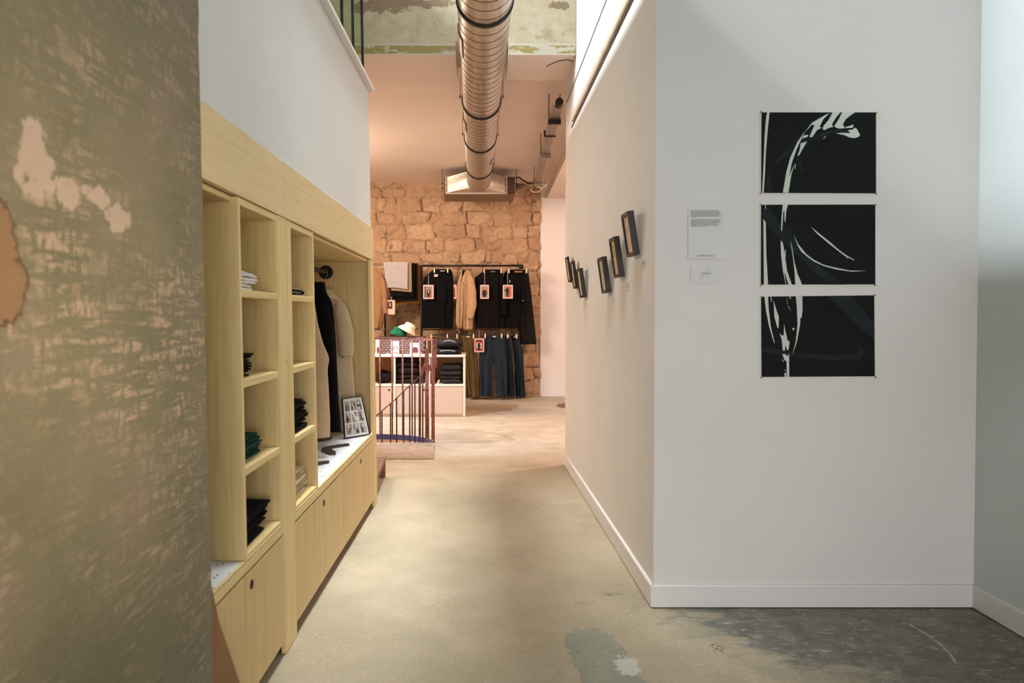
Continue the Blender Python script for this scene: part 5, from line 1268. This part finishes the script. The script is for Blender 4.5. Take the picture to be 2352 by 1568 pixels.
trousers('blue_jeans', [[(325, 975, 1055), (600, 1020, 1110), (1000, 1040, 1140), (1415, 1056, 1150)], [(325, 1030, 1110), (600, 1070, 1180), (1000, 1100, 1202), (1425, 1120, 1224)]], YR+.11, .05, F_DENIM, 'dark blue jeans at the right end of the lower rail', 4)
# hangers on both rails
def clip_hanger(px0, px1, ybar, Y, zrail, lab, group, hooks, clips=True, yrail=YR, mat=BLACK):
    a, b = P(px0, ybar, Y), P(px1, ybar, Y); c = (a+b)/2
    t = thing('clip_hanger', (c.x, Y, a.z), lab, 'hanger', group)
    bm = bmesh.new(); bar(bm, a, b, .012, .018); build('bar', bm, mat, t)
    hx = P(hooks, ybar, Y).x; bm = bmesh.new(); rr = .022
    pts = [(hx+rr*math.cos(R(q_)), yrail+(Y-yrail)*0, zrail+rr*math.sin(R(q_))) for q_ in range(180, -31, -30)]
    tube(bm, pts+[(hx+.01, (Y+yrail)/2, zrail-.035), (hx, Y, a.z)], .0035, 7); tag(build('hook', bm, STEEL, t, smooth=True), 'thin pale metal hook')
    if clips:
        for p, s in ((a, 1), (b, -1)):
            bm = bmesh.new(); box(bm, p.x+s*.03-.011, p.x+s*.03+.011, Y-.10, Y+.02, p.z-.055, p.z+.015, .003); tag(build('clip', bm, CLIP, t), 'pale wooden clip')
GH = 'hangers on the two-tier rail'
clip_hanger(994, 1033, 619, YR, ZU, 'black hanger holding the leftmost black overshirt', GH, 1001)
clip_hanger(1062, 1083, 621, YR, ZU, 'black hanger holding the beige shirt', GH, 1065, False)
clip_hanger(1108, 1155, 620, YR, ZU, 'black hanger holding the pinstriped jacket', GH, 1117)
clip_hanger(1164, 1213, 620, YR+.02, ZU, 'black hanger holding the black jumper at the right end', GH, 1170)
clip_hanger(987, 1032, 769, YR+.02, ZL, 'black clip hanger behind the caps on the lower rail', GH, 1011)
clip_hanger(1046, 1092, 769, YR-.02, ZL, 'clip hanger holding the olive trousers', GH, 1053)
clip_hanger(1110, 1156, 768, YR-.04, ZL, 'clip hanger holding the front blue jeans', GH, 1131)
clip_hanger(1161, 1190, 769, YR+.05, ZL, 'clip hanger holding the right end blue jeans', GH, 1162)
# dark garments behind the caps on the lower rail
rail_garment('dark_trousers', [(774, 985, 1038), (800, 983, 1050), (850, 986, 1058), (905, 990, 1060)], YR+.06, .06, F_OLIVE, 'olive trousers behind the caps on the lower rail', 'trousers', G2, 8, .012)

# hanging framed photo cards
def photo_card(x0, y0, x1, y1, Y, ribbon, scene, lab, border=2.2, tall=None):
    a, b = P(x0, y1, Y), P(x1, y0, Y); t = thing('photo_card', ((a.x+b.x)/2, Y, a.z), lab, 'photo card', 'photo cards hung on the garments')
    bm = bmesh.new(); box(bm, a.x, b.x, Y, Y+.006, a.z, b.z, .001); build('white_border', bm, flat('pinkish_card', 'd8b3a6', .7, 0, .03), t)
    bw_ = (b.x-a.x); bh_ = (b.z-a.z); m = .11*bw_
    rect = lambda u0, v0, u1, v1, off: [(a.x+bw_*u0, Y-off, b.z-bh_*v0), (a.x+bw_*u1, Y-off, b.z-bh_*v0), (a.x+bw_*u1, Y-off, b.z-bh_*v1), (a.x+bw_*u0, Y-off, b.z-bh_*v1)]
    bm = bmesh.new(); mats = []
    for i, (m_, pts) in enumerate(scene):
        mats.append(m_); slab(bm, [(a.x+bw_*u, Y-.0008-i*.0005, b.z-bh_*v) for u, v in pts], (0, -.0003, 0), i)
    bmesh.ops.triangulate(bm, faces=[f for f in bm.faces if len(f.verts) > 4]); build('photograph', bm, mats, t)
    if ribbon:
        r0, r1 = P(*ribbon, Y), P(ribbon[0], y0, Y); bm = bmesh.new(); bar(bm, r1+Vector((0, .002, -.004)), r0+Vector((0, .002, 0)), .008, .002); tag(build('ribbon', bm, flat('mauve_ribbon', '9d8590', .6), t), 'thin mauve ribbon')
RC = lambda u0, v0, u1, v1: [(u0, v0), (u1, v0), (u1, v1), (u0, v1)]
fig = lambda cx_, w_, top, bot: [(cx_-w_*.2, top), (cx_+w_*.2, top), (cx_+w_*.25, top+.1), (cx_+w_*.6, top+.16), (cx_+w_*.65, top+.42), (cx_+w_*.45, top+.45), (cx_+w_*.4, bot), (cx_-w_*.4, bot), (cx_-w_*.45, top+.45), (cx_-w_*.65, top+.42), (cx_-w_*.6, top+.16), (cx_-w_*.25, top+.1)]
YK = YR-.17
photo_card(972, 654, 996, 686.5, YK, (984, 631), [(PHOTO_BG2, RC(.13, .1, .87, .9)), (PHOTO_BG, RC(.6, .55, .87, .9)), (PHOTO_D, RC(.13, .12, .24, .9)), (PHOTO_D, fig(.5, .3, .22, .88)), (SKIN, RC(.44, .22, .54, .34)), (PAPER, RC(.46, .38, .54, .58)), (SKIN, RC(.26, .28, .34, .5))], 'small white-bordered photo of two people in dark clothes hanging on the overshirt')
photo_card(1042, 654, 1049, 686, YK+.1, None, [(PHOTO_BG, RC(.0, .1, .6, .9)), (PHOTO_D, RC(.05, .3, .35, .85))], 'half hidden photo card between the overshirt and the beige shirt')
photo_card(1103, 654, 1123, 686, YK, (1113, 615), [(PHOTO_BG2, RC(.13, .1, .87, .9)), (PHOTO_BG, RC(.6, .12, .87, .6)), (PHOTO_D, fig(.48, .42, .3, .88)), (SKIN, [(.35, .32), (.75, .14), (.85, .2), (.5, .36)])], 'photo of a person in black with raised arm hanging on the pinstriped jacket')
photo_card(1155, 654, 1178, 685.5, YK, (1166, 617), [(PHOTO_BG, RC(.13, .1, .87, .9)), (PHOTO_BG2, RC(.13, .1, .4, .9)), (PHOTO_D, RC(.16, .34, .34, .46)), (PHOTO_D, fig(.46, .26, .14, .88)), (SKIN, RC(.42, .11, .5, .2))], 'photo of a person in a long dark coat hanging on the black jumper')
photo_card(1089.5, 777, 1112, 808.5, YK, (1100.5, 757), [(PHOTO_RED, RC(.1, .1, .88, .9)), (PHOTO_D, RC(.3, .1, .7, .22)), (PAPER, [(.2, .35), (.36, .3), (.36, .75), (.24, .7)]), (PAPER, [(.6, .3), (.75, .36), (.74, .72), (.62, .75)]), (PHOTO_D, fig(.48, .26, .24, .88)), (SKIN, RC(.43, .24, .54, .33))], 'red photo card of a dark-dressed person hanging beside the blue jeans')
photo_card(890, 689, 907, 722, YR-.16, (899, 682), [(PHOTO_D, RC(.06, .1, .66, .6)), (SKIN, RC(.24, .2, .46, .45))], 'white tag with a small dark portrait hanging beside the rust brown shirt')

# draped folded blankets on the left rail
def drape(x_l0, x_l1, x_r0, x_r1, y0, y1, Y, mat, lab, seed, th=.02):
    rows = [(y0, x_l0, x_r0), ((y0+y1)/2, (x_l0+x_l1)/2, (x_r0+x_r1)/2), (y1, x_l1, x_r1)]; rr = pxrows(rows, Y)
    bm = bmesh.new(); zt_ = rr[0][0]; g = []; n = 14; m_ = 16
    for i in range(n+1):
        t_ = i/n; z, xa_, xb_ = lerp_rows(rr, t_); row = []
        for j in range(m_+1):
            u = j/m_; yy = Y-.004*math.sin(u*5+seed)*t_-.010*t_
            zz = z+(.012*math.sin(u*3.1+seed)-.012*abs(u-.5))*t_-.006*math.cos(u*4+seed)*(1-t_)
            row.append(bm.verts.new((xa_+(xb_-xa_)*u, yy, zz)))
        g.append(row)
    for i in range(n):
        for j in range(m_): bm.faces.new([g[i][j], g[i][j+1], g[i+1][j+1], g[i+1][j]])
    bmesh.ops.solidify(bm, geom=bm.faces[:], thickness=th)
    tag(build('draped_blanket', bm, mat, loc=(rr[0][1], Y, rr[-1][0]), smooth=False), lab, 'blanket', 'folded cloths draped on the left rail')
drape(881, 888, 936.5, 936, 602, 661.5, YR-.115, F_WHITE, 'white folded cloth draped in front on the left rail', 1)
drape(884, 899, 945, 946, 603, 668, YR-.085, F_BEIGE, 'beige folded cloth draped right behind the white one', 2)
drape(886, 898, 953, 952, 603, 680, YR-.055, F_BLACK2, 'black folded cloth draped third on the left rail', 3)
drape(888, 903, 959, 960, 604, 690, YR-.028, F_BLACK2, 'larger black folded cloth draped before the mustard one', 4, .012)
drape(890, 908, 965.5, 968, 605, 697, YR+.035, F_MUST, 'mustard yellow cloth draped at the back of the left rail', 5, .014)
rail_garment('brown_shirt', [(620, 850, 866), (630, 848, 878), (645, 846, 886), (700, 846, 889), (755, 848, 878)], YR-.10, .08, F_BROWN, 'rust brown long-sleeved shirt at the far left of the left rail', 'shirt', 'tops on the left rail', 7, .05, 8,
             [[(190, 290, .04), (205, 420, .045), (215, 560, .045), (225, 690, .04)]])
for o in list(bpy.data.objects):
    if '_org' in o: del o['_org']
